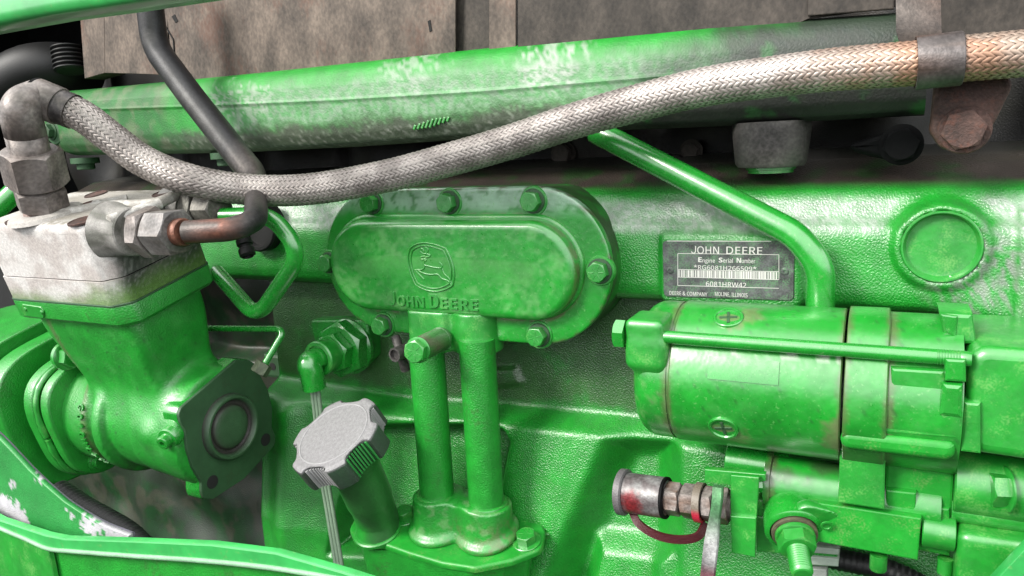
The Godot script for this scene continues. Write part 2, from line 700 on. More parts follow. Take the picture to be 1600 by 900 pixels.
func make_materials() -> void:
	var t_soft := mottle(0.74, 0.008, 0.05, 0.3, 3)
	var t_dirty := mottle(0.35, 0.012, 0.09, 0.4, 9)
	var t_rough := mottle(0.55, 0.03, 0.15, 0.5, 21)
	var d_dust := dirt(Color(0.45, 0.75, 0.40), Color(0.55, 0.70, 0.42), 0.52, 0.84, 0.34, 0.016, 0.22, 0.42, 31)
	var d_fine := dirt(Color(0.08, 0.30, 0.10), Color(0.40, 0.66, 0.36), 0.69, 0.72, 0.6, 0.06, 0.17, 0.5, 37)
	var d_grime := dirt(Color(0.10, 0.13, 0.08), Color(0.24, 0.26, 0.16), 0.57, 0.86, 0.42, 0.010, 0.12, 0.4, 41)
	var d_white := dirt(Color(0.75, 0.73, 0.70), Color(0.9, 0.89, 0.86), 0.5, 0.68, 0.8, 0.02, 0.12, 0.5, 47)
	var d_rust := dirt(Color(0.42, 0.2, 0.12), Color(0.55, 0.33, 0.22), 0.5, 0.72, 0.8, 0.02, 0.1, 0.4, 53)
	var d_green := dirt(Color(0.1, 0.5, 0.14), Color(0.3, 0.62, 0.3), 0.55, 0.7, 0.7, 0.015, 0.1, 0.4, 59)
	var b_cast := relief(FastNoiseLite.TYPE_SIMPLEX_SMOOTH, 0.05, 3, 61)
	var b_peel := relief(FastNoiseLite.TYPE_SIMPLEX_SMOOTH, 0.02, 2, 67)
	var b_sand := relief(FastNoiseLite.TYPE_SIMPLEX_SMOOTH, 0.09, 3, 71)
	var green := Color(0.011, 0.285, 0.023)
	mat("green", green, 0.36, 0.0, t_soft, d_fine, b_peel, 0.10, 0.22, 0.27, t_rough)
	mat("green_dusty", green, 0.5, 0.0, t_soft, d_dust, b_peel, 0.12, 0.2, 0.23, t_rough)
	mat("green_soiled", green, 0.55, 0.0, t_soft, dirt(Color(0.36, 0.44, 0.26), Color(0.48, 0.60, 0.36), 0.50, 0.82, 0.42, 0.014, 0.16, 0.45, 33), b_peel, 0.14, 0.2, 0.19, t_rough)
	mat("green_cast", green, 0.36, 0.0, t_soft, d_grime, b_cast, 0.32, 0.13, 0.37)
	mat("green_sheet", Color(0.03, 0.40, 0.08), 0.4, 0.0, t_soft, d_fine, b_peel, 0.04, 0.3, 0.4)
	mat("green_dull", Color(0.03, 0.095, 0.036), 0.6, 0.0, t_soft, d_grime, b_sand, 0.1, 0.25, 0.3)
	mat("tinted_dull", Color.WHITE, 0.55, 0.0, t_soft, null, b_cast, 0.25, 0.16)
	mat("tinted", Color.WHITE, 0.42, 0.0, t_soft, null, b_cast, 0.25, 0.16)
	mat("tinted_block", Color.WHITE, 0.36, 0.0, t_soft, null, b_cast, 0.5, 0.125)
	mat("tinted_fine", Color.WHITE, 0.5, 0.0, t_soft, null, b_sand, 0.25, 0.2)
	mat("steel", Color(0.24, 0.22, 0.21), 0.5, 0.4, t_dirty, null, b_sand, 0.12, 0.2, 0.23)
	mat("steel_clean", Color(0.36, 0.35, 0.34), 0.42, 0.6, t_dirty, null, b_sand, 0.08, 0.2)
	mat("pipe_grey", Color(0.10, 0.10, 0.105), 0.5, 0.3, t_dirty, null, b_sand, 0.12, 0.2)
	mat("rust", Color(0.15, 0.085, 0.07), 0.75, 0.15, t_dirty, dirt(Color(0.36, 0.2, 0.15), Color(0.42, 0.26, 0.2), 0.5, 0.8, 0.45, 0.02, 0.1, 0.4, 55), b_sand, 0.4, 0.2, 0.2)
	mat("shield_dark", Color(0.095, 0.078, 0.064), 0.7, 0.2, t_dirty, null, b_sand, 0.15, 0.3)
	mat("shield", Color(0.225, 0.175, 0.14), 0.62, 0.25, t_dirty, dirt(Color(0.40, 0.30, 0.26), Color(0.36, 0.22, 0.16), 0.5, 0.85, 0.6, 0.008, 0.12, 0.3, 54), b_sand, 0.12, 0.3, 0.6)
	mat("rubber", Color(0.005, 0.0055, 0.006), 0.55, 0.0, t_dirty, null, b_sand, 0.15, 0.2)
	mat("dark", Color(0.005, 0.0055, 0.006), 0.7, 0.0, t_dirty)
	M["dark"].metallic_specular = 0.25
	mat("cap_grey", Color(0.33, 0.325, 0.33), 0.6, 0.0, mottle(0.7, 0.02, 0.08, 0.5, 77), null, b_sand, 0.2, 0.2)
	mat("cap_dark", Color(0.05, 0.06, 0.055), 0.45, 0.0, t_dirty)
	mat("plate", Color(0.19, 0.195, 0.20), 0.5, 0.3, t_dirty, dirt(Color(0.5, 0.52, 0.5), Color(0.3, 0.55, 0.32), 0.46, 0.74, 0.75, 0.02, 0.16, 0.55, 83), b_sand, 0.06, 0.12, 0.13)
	mat("print", Color(0.56, 0.55, 0.52), 0.6)
	mat("braid", Color.WHITE, 0.45, 0.5)
	mat("red_strap", Color(0.20, 0.05, 0.05), 0.6, 0.0, t_soft)
	mat("tinted_steel", Color.WHITE, 0.5, 0.35, t_dirty, null, b_sand, 0.15, 0.2)
	mat("wire", Color(0.20, 0.30, 0.20), 0.5, 0.0, t_soft)
	mat("alum", Color.WHITE, 0.6, 0.0, mottle(0.6, 0.05, 0.22, 0.6, 91), null, b_sand, 0.4, 0.12)
	mat("tinted_paint", Color.WHITE, 0.42, 0.0, t_soft, d_fine, b_peel, 0.14, 0.2, 0.21, t_rough)
	for called in ["shield", "shield_dark"]:
		M[called].uv1_scale = Vector3(4.0, 2.6, 4.0)
		M[called].uv2_scale = Vector3(2.4, 1.5, 2.4)
	mat("worn_washer", Color(0.16, 0.15, 0.08), 0.7, 0.0, t_dirty)
	mat("mud", Color(0.16, 0.15, 0.10), 0.9, 0.0, t_dirty, null, b_sand, 0.5, 0.1)
	mat("black_hole", Color(0.01, 0.01, 0.01), 0.9)
	for called in ["green", "green_dusty", "green_cast", "green_sheet", "tinted_block", "tinted", "tinted_paint"]:
		var m: StandardMaterial3D = M[called]
		m.metallic_specular = 0.75
		m.clearcoat_enabled = called in ["green", "green_dusty", "green_sheet", "tinted_paint"]
		m.clearcoat = 0.8 if called == "green" else 0.4
		m.clearcoat_roughness = 0.2


func _ready() -> void:
	# camera
	turn = Basis(Vector3.UP, deg_to_rad(27.0)) * Basis(Vector3.RIGHT, deg_to_rad(-10.9)) * Basis(Vector3.BACK, deg_to_rad(-2.8))
	eye = turn * Vector3(0, 0, 0.8)
	var cam := Camera3D.new()
	cam.name = "camera"
	cam.fov = rad_to_deg(2.0 * atan(450.0 / FOCAL))
	cam.near = 0.02
	cam.far = 60.0
	cam.transform = Transform3D(turn, eye)
	add_child(cam)
	cam.current = true
	# overcast sky over dark ground, and the veiled sun
	var env := Environment.new()
	env.background_mode = Environment.BG_SKY
	var sky := Sky.new()
	var sm := ProceduralSkyMaterial.new()
	sm.sky_top_color = Color(1.0, 1.0, 1.0)
	sm.sky_horizon_color = Color(0.80, 0.82, 0.83)
	sm.sky_curve = 0.3
	sm.ground_bottom_color = Color(0.20, 0.195, 0.19)
	sm.ground_horizon_color = Color(0.27, 0.26, 0.25)
	sm.sky_energy_multiplier = 1.2
	sky.sky_material = sm
	env.sky = sky
	env.tonemap_mode = Environment.TONE_MAPPER_LINEAR
	env.tonemap_exposure = 2.25
	env.sdfgi_enabled = true
	env.ssao_enabled = true
	env.ssil_enabled = true
	var we := WorldEnvironment.new()
	we.name = "daylight"
	we.environment = env
	add_child(we)
	var sun := DirectionalLight3D.new()
	sun.name = "sun"
	sun.light_energy = 0.8
	sun.light_angular_distance = 18.0
	sun.light_color = Color(1.0, 0.985, 0.96)
	sun.shadow_enabled = true
	add_child(sun)
	sun.look_at_from_position(Vector3(-0.75, 1.0, 1.15), Vector3.ZERO)

	noise_a.seed = 5
	noise_a.frequency = 1.0
	noise_a.fractal_octaves = 4
	noise_b.seed = 11
	noise_b.frequency = 1.0
	noise_b.fractal_octaves = 3
	rng.seed = 7
	make_materials()
	engine_block()
	intake_manifold()
	heat_shields()
	side_cover()
	filler()
	starter()
	serial_plate()
	compressor()
	air_lines()
	small_lines()
	valve()
	panels()
	dark_things()


func path3(flat: Array) -> PackedVector3Array:
	var r := PackedVector3Array()
	for i in range(0, flat.size(), 3):
		r.append(U(flat[i], flat[i + 1], flat[i + 2]))
	return r


func n1(p: Vector3, f: float) -> float:
	return noise_a.get_noise_3dv(p * f) * 0.5 + 0.5


func n2(p: Vector3, f: float) -> float:
	return noise_b.get_noise_3dv(p * f + Vector3(3, 7, 1)) * 0.5 + 0.5


const GREEN := Color(0.011, 0.285, 0.023)
const GAP_SHADE := Color(0.028, 0.03, 0.022)
const SOIL := Color(0.10, 0.085, 0.065)


func line_at(v: PackedVector2Array, x: float) -> float:
	for i in v.size() - 1:
		if x < v[i + 1].x or i == v.size() - 2:
			return lerpf(v[i].y, v[i + 1].y, (x - v[i].x) / (v[i + 1].x - v[i].x))
	return 0.0


func flat2(flat: Array, z := 0.0) -> PackedVector2Array:
	var r := PackedVector2Array()
	for i in range(0, flat.size(), 2):
		var p := U(flat[i], flat[i + 1], z)
		r.append(Vector2(p.x, p.y))
	return r


var ridge := PackedVector2Array()
var pocket_a := PackedVector2Array()
var pocket_b := PackedVector2Array()
var pad_a := PackedVector2Array()
var pad_b := PackedVector2Array()
var wall_edge := Vector2.ZERO
var pillar := 0.0
var bulge := Vector2.ZERO


func wall_height(x: float, y: float) -> float:
	var p := Vector2(x, y)
	var t := line_at(ridge, x) - y
	var z := 0.030 * sstep(-0.003, 0.016, t) + 0.18 * clampf(t - 0.01, 0.0, 0.16)
	z -= 0.034 * sstep(0.006, -0.012, poly_dist(p, pocket_a)) * sstep(-0.002, 0.014, t)
	z -= 0.040 * sstep(0.022, -0.022, poly_dist(p, pocket_b))
	z += 0.006 * sstep(0.002, -0.004, poly_dist(p, pad_a))
	z += 0.022 * sstep(0.012, -0.012, poly_dist(p, pad_b))
	# an upright rib along its left side
	z += 0.016 * exp(-pow((x - pillar) / 0.024, 2.0)) * sstep(0.0, 0.03, t)
	# the wall ends on the left in a rounded edge and falls back
	var e := x - wall_edge.x
	z -= 0.10 * sstep(0.018, -0.022, e)
	z += 0.03 * (noise_b.get_noise_2d(x * 3.0, y * 3.0)) * sstep(0.0, -0.05, e)
	var b := (p - bulge).length()
	z += 0.006 * sstep(0.022, 0.012, b) - 0.004 * sstep(0.012, 0.008, b)
	return z


# painted metal as it ages: dirt packed at the seams (given by how far off they are), dust in patches
func aged(p: Vector3, seam: float, under := 0.0) -> Color:
	var a := n1(p, 30.0)
	var b := n2(p, 110.0)
	var c := GREEN.lerp(Color(0.10, 0.34, 0.10), sstep(0.5, 0.75, a * 0.7 + b * 0.3) * 0.22)
	c = c.lerp(Color(0.12, 0.125, 0.06), sstep(0.0055, 0.0004, seam + (b - 0.5) * 0.006) * 0.75)
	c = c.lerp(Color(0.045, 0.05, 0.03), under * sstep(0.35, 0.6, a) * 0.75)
	return c.lerp(Color(0.02, 0.07, 0.02), sstep(0.74, 0.77, n2(p + Vector3(1, 2, 3), 170.0)) * 0.5)


func wall_color(p: Vector3) -> Color:
	var t := line_at(ridge, p.x) - p.y
	var g := sstep(0.35, 0.75, n1(p, 14.0) * 0.7 + n2(p, 70.0) * 0.3 + 0.30 * sstep(0.0, -0.02, t) - 0.05)
	var c := GREEN.lerp(SOIL * 0.55, clampf(g * lerpf(0.62, 0.10, sstep(-0.01, 0.005, t)), 0.0, 0.9))
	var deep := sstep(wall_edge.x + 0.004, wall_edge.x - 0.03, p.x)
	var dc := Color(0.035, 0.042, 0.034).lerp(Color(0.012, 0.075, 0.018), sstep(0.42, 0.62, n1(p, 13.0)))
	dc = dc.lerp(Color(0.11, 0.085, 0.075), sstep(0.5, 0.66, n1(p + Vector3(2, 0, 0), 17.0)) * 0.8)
	dc = dc * 0.42  # recessed wall darkened, the cavity's shade put into its colour
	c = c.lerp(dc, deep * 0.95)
	return c


func engine_block() -> void:
	var t := thing("engine_block", "green painted cast iron engine block with textured ribs filling the background behind every fitting", "engine block", U(800, 900, 0.03))
	ridge = flat2([330, 575, 430, 588, 520, 602, 620, 620, 800, 632, 985, 650, 1100, 662, 1300, 690])
	pocket_a = flat2([588, 655, 640, 652, 770, 652, 803, 659, 814, 675, 806, 740, 795, 830, 560, 830])
	pocket_b = flat2([975, 690, 1000, 684, 1052, 686, 1058, 780, 1062, 1000, 860, 1000, 905, 860])
	pad_a = flat2([762, 606, 775, 573, 808, 573, 820, 600])
	pad_b = flat2([950, 826, 1062, 838, 1062, 1010, 910, 1010])
	var we := U(438, 720, 0.0)
	wall_edge = Vector2(we.x, we.y)
	pillar = U(492, 720, 0.0).x
	var bb := U(478, 862, 0.02)
	bulge = Vector2(bb.x, bb.y)
	# crankcase wall
	var s := Shape.new()
	var back := Shape.new()
	var step := 0.0028
	var x0 := -1.0
	var y0 := -0.52
	var nx := int((0.60 - x0) / step)
	var ny := int((0.03 - y0) / step)
	var rows := []
	var cols := []
	for j in ny + 1:
		var r := PackedVector3Array()
		var c := PackedColorArray()
		for i in nx + 1:
			var x := x0 + i * step
			var y := y0 + j * step
			var p := Vector3(x, y, wall_height(x, y))
			r.append(p)
			c.append(wall_color(p))
		rows.append(r)
		cols.append(c)
	for j in ny:
		for i in nx:
			var a: PackedVector3Array = rows[j]
			var b: PackedVector3Array = rows[j + 1]
			var ca: PackedColorArray = cols[j]
			var cb: PackedColorArray = cols[j + 1]
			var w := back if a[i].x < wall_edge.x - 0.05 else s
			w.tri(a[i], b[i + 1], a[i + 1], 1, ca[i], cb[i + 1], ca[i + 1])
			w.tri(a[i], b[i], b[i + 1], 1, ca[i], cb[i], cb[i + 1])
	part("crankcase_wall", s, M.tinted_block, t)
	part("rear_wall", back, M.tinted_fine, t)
	# face of the cylinder head under the manifold, coloured dark for the gap's shade
	s = Shape.new()
	s.tint = func(p: Vector3) -> Color: return Color(0.007, 0.007, 0.006).lerp(Color(0.022, 0.018, 0.013), sstep(0.45, 0.7, n1(p, 18.0)))
	var face := []
	for i in 90:
		var x := -0.9 + i * 0.018
		var col := PackedVector3Array()
		for k in 14:
			var y := 0.08 + k * 0.02
			col.append(Vector3(x, y, -0.13 + 0.02 * sin(x * 40.0) * sstep(0.08, 0.16, y)))
		face.append(col)
	s.loft(face, false, false, false, true)
	part("head_face", s, M.tinted_fine, t)
	for q in [[560, 275, 0.013], [720, 262, 0.013], [880, 240, 0.015], [1080, 236, 0.012], [1330, 262, 0.010], [1560, 250, 0.012]]:
		bolt(t, U(q[0], q[1], -0.112), Vector3.BACK, q[2] * 0.8, 0.010, q[2] * 1.05, M.shield_dark, 0, 0.3, "head_bolt")

	# upper rail, with a boss round the plug and one under the serial plate
	s = Shape.new()
	var yt := U(1150, 300, 0.02).y
	var yc := U(1150, 366, 0.034).y
	var yb := U(1150, 481, 0.034).y
	var raw := [[-0.20, yt + 0.032], [-0.12, yt + 0.032], [-0.05, yt + 0.024], [-0.015, yt + 0.010], [0.0, yt + 0.0045], [0.010, yt - 0.001], [0.015, yt - 0.007], [0.0235, yt - 0.022], [0.031, yc + 0.006], [0.0335, yc - 0.002], [0.0345, yc - 0.012], [0.035, yc - 0.03], [0.035, yb + 0.018], [0.033, yb + 0.009], [0.027, yb + 0.003], [0.018, yb], [0.0, yb - 0.001], [-0.04, yb]]
	var prof := PackedVector2Array()
	for k in raw.size() - 1:
		var l := Vector2(raw[k][0] - raw[k + 1][0], raw[k][1] - raw[k + 1][1]).length()
		var m := maxi(1, int(l / 0.0028))
		for i in m:
			prof.append(Vector2(raw[k][0], raw[k][1]).lerp(Vector2(raw[k + 1][0], raw[k + 1][1]), float(i) / m))
	var plug := U(1470, 384, 0.034)
	var nbox := [U(1040, 372, 0.036), U(1247, 372, 0.036), U(1040, 466, 0.036), U(1247, 474, 0.036)]
	var ncen: Vector3 = (nbox[0] + nbox[1] + nbox[2] + nbox[3]) / 4
	var nhalf := Vector2((nbox[1].x - nbox[0].x) / 2 + 0.004, (nbox[0].y - nbox[2].y) / 2 + 0.004)
	var nub := U(1583, 400, 0.034)
	rows = []
	cols = []
	nx = int((0.62 + 0.75) / step)
	for i in nx + 1:
		var x := -0.75 + i * step
		var drop := 0.035 * sstep(plug.x + 0.01, plug.x + 0.075, x)
		var r := PackedVector3Array()
		var c := PackedColorArray()
		for q in prof:
			var p := Vector3(x, q.y, q.x)
			if p.y < yc - 0.02:
				p.y -= drop * clampf((yc - 0.02 - p.y) / 0.03, 0.0, 1.0)
			if q.x > -0.01:
				var d := Vector2(p.x - plug.x, p.y - plug.y).length()
				var w := sstep(0.0375, 0.0315, d)
				p.z = lerpf(p.z, maxf(p.z, 0.0405), w)
				if d < 0.0268:
					p.z = 0.033
				var e := Vector2(maxf(absf(p.x - ncen.x) - nhalf.x + 0.006, 0), maxf(absf(p.y - ncen.y) - nhalf.y + 0.006, 0)).length() - 0.006
				p.z = lerpf(p.z, maxf(p.z, 0.041), sstep(0.003, -0.002, e))
				if p.x > nub.x and q.x > 0.01 and p.y < yc + 0.02:
					p.z += 0.006 * sstep(nub.x, nub.x + 0.005, p.x)
			r.append(p)
			var soil := sstep(0.012, -0.006, q.x) if q.y > yc else 0.0
			var g := sstep(0.45, 0.8, n1(p, 12.0) * 0.6 + n2(p, 60.0) * 0.4)
			var low := sstep(yb + 0.012 - drop, yb - 0.004 - drop, p.y) * 0.5
			var cc := GREEN.lerp(Color(0.42, 0.47, 0.42), sstep(yc - 0.001, yc + 0.004, p.y) * sstep(yt - 0.004, yt - 0.012, p.y) * sstep(0.003, -0.004, Vector2(p.x - plug.x, p.y - plug.y).length() - 0.042) * 0.0 + sstep(yc - 0.001, yc + 0.004, p.y) * sstep(yt - 0.003, yt - 0.012, p.y) * (0.42 + 0.4 * sstep(0.42, 0.62, n2(p, 170.0))) * sstep(0.040, 0.047, Vector2(p.x - plug.x, p.y - plug.y).length()))  # upper face paled: dust plus the sky's reflection painted into the colour
			cc = cc.lerp(SOIL * 0.5, clampf(g * 0.2 + low, 0, 0.8))
			# paint worn grey at the lower right of the plug boss
			var worn := sstep(0.05, 0.02, Vector2(p.x - plug.x - 0.028, p.y - plug.y + 0.022).length()) * sstep(0.4, 0.62, n2(p, 120.0))
			cc = cc.lerp(Color(0.26, 0.26, 0.25), worn * 0.8)
			cc = cc.lerp((SOIL * 0.55).lerp(Color(0.012, 0.09, 0.014), sstep(0.5, 0.7, n1(p, 22.0)) * 0.6), soil)
			# shade painted into the shelf colour, blacker towards the back
			c.append(cc.lerp(GAP_SHADE * 0.6, sstep(-0.03, -0.09, q.x) * 0.95))
		rows.append(r)
		cols.append(c)
	for i in nx:
		var a: PackedVector3Array = rows[i]
		var b: PackedVector3Array = rows[i + 1]
		var ca: PackedColorArray = cols[i]
		var cb: PackedColorArray = cols[i + 1]
		for j in prof.size() - 1:
			s.tri(a[j], b[j], b[j + 1], 1, ca[j], cb[j], cb[j + 1])
			s.tri(a[j], b[j + 1], a[j + 1], 1, ca[j], cb[j + 1], ca[j + 1])
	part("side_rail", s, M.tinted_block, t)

	# cup plug pressed into the boss
	s = Shape.new()
	var pr := 0.0282
	s.lathe(Vector3(plug.x, plug.y, 0.036), Vector3.BACK, [pr, 0.0, pr, 0.0052, pr - 0.0006, 0.0058, pr - 0.0016, 0.0058, pr - 0.0022, 0.005, pr - 0.0028, 0.0005, pr - 0.004, -0.0012, pr - 0.008, -0.0016, 0.001, -0.0008], 56, false, true)
	part("cup_plug", s, M.green_dusty, t)
	# a drain bolt low on the wall
	bolt(t, U(478, 862, 0.045), Vector3.BACK, 0.008, 0.006, 0.0105, M.green_dull)
	# drilled lug far back on the left
	var lug := U(438, 568, -0.06)
	s = Shape.new()
	s.box(lug, Vector3(0.034, 0.036, 0.03), Basis(), 0.005)
	var l := part("lug", s, M.green_dull, t)
	s = Shape.new()
	s.lathe(lug + Vector3(0.0, 0.0, 0.0151), Vector3.BACK, [0.0055, 0.0, 0.0055, 0.0004], 20)
	part("hole", s, M.black_hole, l)
	s = Shape.new()
	s.lathe(lug + Vector3(0.03, 0.012, -0.01), Vector3.BACK, [0.012, 0.0, 0.012, 0.018, 0.008, 0.024], 20)
	part("bolt_head", s, M.green_dull, t)


func intake_manifold() -> void:
	var t := thing("intake_manifold", "long green intake manifold with flaking paint under the brown heat shields", "manifold", U(700, 215, 0.0))
	var z := 0.028
	var top := flat2([-150, 160, 120, 138, 400, 110, 800, 66, 1100, 36, 1400, 14], z)
	var bot := flat2([-150, 252, 130, 243, 330, 240, 540, 230, 850, 208, 1100, 198, 1400, 182], z)
	var seam := flat2([-150, 180, 300, 166, 530, 156, 760, 142, 1000, 122, 1400, 90], z)
	var s := Shape.new()
	var xe := U(62, 190, z).x
	var x1 := U(1450, 100, z).x
	var rings := []
	var step := 0.0032
	var n := int((x1 - xe) / step)
	var marks := [U(390, 165, z), U(335, 165, z), U(640, 110, z), U(850, 100, z), U(860, 103, z), U(130, 225, z)]
	s.tint = func(p: Vector3) -> Color:
		var u := (p.y - line_at(bot, p.x)) / (line_at(top, p.x) - line_at(bot, p.x))
		var edge := n1(p, 20.0)
		var fine := n2(p, 130.0)
		var c := GREEN
		# chalky faded band on the face, pale sky sheen painted in with it
		var chalk := sstep(0.25, 0.38, u + (edge - 0.5) * 0.2) * sstep(0.86, 0.66, u + (edge - 0.5) * 0.25) * sstep(-0.40, -0.28, p.x + (edge - 0.5) * 0.15)
		c = c.lerp(Color(0.17, 0.34, 0.18).lerp(Color(0.28, 0.36, 0.28), fine), chalk * (0.45 + 0.4 * sstep(0.35, 0.65, fine)))
		# bare patches where the paint has flaked off
		for m in marks:
			var d: float = Vector2((p.x - m.x) * 0.75, p.y - m.y).length()
			var k := sstep(0.034, 0.012, d + (n1(p, 55.0) - 0.5) * 0.05)
			c = c.lerp(Color(0.40, 0.46, 0.39), k * sstep(0.45, 0.52, n2(p, 150.0)) * 0.6)
		# oily grime along the lower edge
		var g := sstep(0.40, 0.20, u + (edge - 0.5) * 0.22 + (fine - 0.5) * 0.15)
		c = c.lerp(Color(0.09, 0.085, 0.075).lerp(Color(0.3, 0.29, 0.27), sstep(0.55, 0.8, fine)), g * 0.9)
		# soot at the hot end on the right
		var soot := sstep(0.08, 0.22, p.x + (edge - 0.5) * 0.16 + (0.35 - u) * 0.12)
		c = c.lerp(Color(0.018, 0.022, 0.018).lerp(Color(0.02, 0.10, 0.025), sstep(0.66, 0.74, edge)), soot * 0.96)
		# dull and dirty at the left end
		var far := sstep(-0.40, -0.5, p.x + (edge - 0.5) * 0.12)
		c = c.lerp(Color(0.015, 0.11, 0.02).lerp(Color(0.10, 0.13, 0.07), sstep(0.45, 0.65, n1(p, 34.0))), far * 0.8)
		return c
	for i in n + 1:
		var x := xe + (x1 - xe) * i / n
		var a := line_at(top, x)
		var b := line_at(bot, x)
		var m := line_at(seam, x)
		var h := a - b
		var shrink := 1.0 - 0.35 * pow(clampf(1.0 - (x - xe) / 0.05, 0.0, 1.0), 2.0)
		var prof := [[-0.07, a + 0.0], [-0.02, a + 0.001], [z - 0.022, a], [z - 0.012, a - 0.004], [z - 0.006, a - 0.012], [z - 0.002, m + (a - m) * 0.4], [z, m + 0.0016], [z + 0.0014, m + 0.0006], [z + 0.0014, m - 0.0006], [z + 0.0002, m - 0.002], [z, m - 0.01], [z, b + h * 0.28], [z - 0.002, b + h * 0.16], [z - 0.008, b + h * 0.05], [z - 0.018, b + h * 0.005], [z - 0.03, b], [-0.07, b + 0.002]]
		var ring := PackedVector3Array()
		for k in prof.size():
			var q0 := Vector2(prof[k][0], prof[k][1])
			var q1 := Vector2(prof[(k + 1) % prof.size()][0], prof[(k + 1) % prof.size()][1])
			var parts := clampi(int(q0.distance_to(q1) / 0.0034), 1, 14)
			parts = [1, 4, 2, 2, 3, 9, 1, 1, 1, 3, 7, 4, 4, 4, 3, 6, 1][k]
			for w in parts:
				var q := q0.lerp(q1, float(w) / parts)
				ring.append(Vector3(x, (a + b) / 2 + (q.y - (a + b) / 2) * shrink, q.x - (1.0 - shrink) * 0.02))
		rings.append(ring)
	s.loft(rings, true, true, true, true)
	part("runner_casting", s, M.tinted_dull, t)
	# a short ribbed casting mark
	var w := Shape.new()
	for k in 9:
		var c := U(648 + k * 6.5, 199 - k * 1.6, z + 0.0004)
		w.box(c, Vector3(0.0026, 0.010 - absf(k - 4) * 0.0012, 0.002), Basis(Vector3.BACK, -0.5), 0.0006)
	part("cast_mark", w, M.green_dusty, t).set_meta("kind", "stuff")
	# bolt on a lug at the left end
	var e := U(78, 205, z + 0.004)
	s = Shape.new()
	s.lathe(e + Vector3(0, 0, -0.02), Vector3.BACK, [0.021, 0.0, 0.020, 0.012, 0.018, 0.015, 0.012, 0.016], 28)
	part("bolt_boss", s, M.green_dull, t)
	bolt(t, e + Vector3(-0.003, 0, -0.004), Vector3.BACK, 0.010, 0.008, 0.0125, M.green_dull, 0, 0.2, "boss_bolt")
	# flange bolts seen below the left end
	for q in [[135, 264], [355, 258]]:
		s = Shape.new()
		var c := U(q[0], q[1], 0.0)
		s.lathe(c + Vector3(0, 0.012, 0), Vector3.DOWN, [0.019, -0.004, 0.019, 0.004, 0.012, 0.0045, 0.012, 0.012, 0.010, 0.013], 24)
		part("flange_bolt", s, M.green_dull, t)
	# water neck under the right half, a thing of its own
	var c2 := U(1205, 212, -0.005)
	var t2 := thing("coolant_stub", "grey cast stub hanging below the manifold with a green seal ring", "pipe stub", c2)
	s = Shape.new()
	s.lathe(c2 + Vector3(0, 0.012, 0), Vector3.DOWN, [0.0335, 0.0, 0.0335, 0.008, 0.032, 0.022, 0.0305, 0.036, 0.028, 0.039], 40)
	part("stub_body", s, M.steel, t2)
	s = Shape.new()
	s.lathe(c2 + Vector3(0, -0.0265, 0), Vector3.DOWN, [0.019, 0.0, 0.0215, 0.001, 0.0215, 0.003, 0.0195, 0.0034, 0.0195, 0.006], 36)
	part("seal_ring", s, M.green_dusty, t2)


func sheet(called: String, label: String, px: Array, z: float, m: Material, thick := 0.0016, bevel := 0.0005, round_by := 0.0) -> Node3D:
	var q := many(px, z)
	var t := thing(called, label, "heat shield" if called == "heat_shield" else "sheet", Shape.mid(q))
	var s := Shape.new()
	s.slab(rounded(q, round_by) if round_by > 0.0 else q, Vector3(0, 0, -thick), bevel, 1)
	part("sheet_metal", s, m, t)
	return t


# a capital J with its hook, drawn as a flat raised stroke: centre x, foot y, width, height
func hook(x: float, y: float, w: float, h: float, z: float, stroke: float, depth: float, m: Material, parent: Node3D, called := "lettering") -> void:
	var line := [Vector2(0.5, 1.0), Vector2(0.5, 0.34)]
	for i in 9:
		var a := PI * 0.9 * i / 8.0
		line.append(Vector2(0.5 - (1.0 - cos(a)) * 0.46, 0.34 - sin(a) * 0.34))
	var rows := []
	for i in line.size():
		var d: Vector2 = (line[mini(i + 1, line.size() - 1)] - line[maxi(i - 1, 0)]) * Vector2(w, h)
		var n := d.normalized().orthogonal() * stroke / 2
		var c := Vector2(x + line[i].x * w - w * 0.1, y + stroke / 2 + line[i].y * (h - stroke / 2))
		rows.append(PackedVector3Array([Vector3(c.x + n.x, c.y + n.y, z + depth / 2), Vector3(c.x - n.x, c.y - n.y, z + depth / 2), Vector3(c.x - n.x, c.y - n.y, z - depth / 2), Vector3(c.x + n.x, c.y + n.y, z - depth / 2)]))
	var s := Shape.new()
	s.loft(rows)
	part(called, s, m, parent)


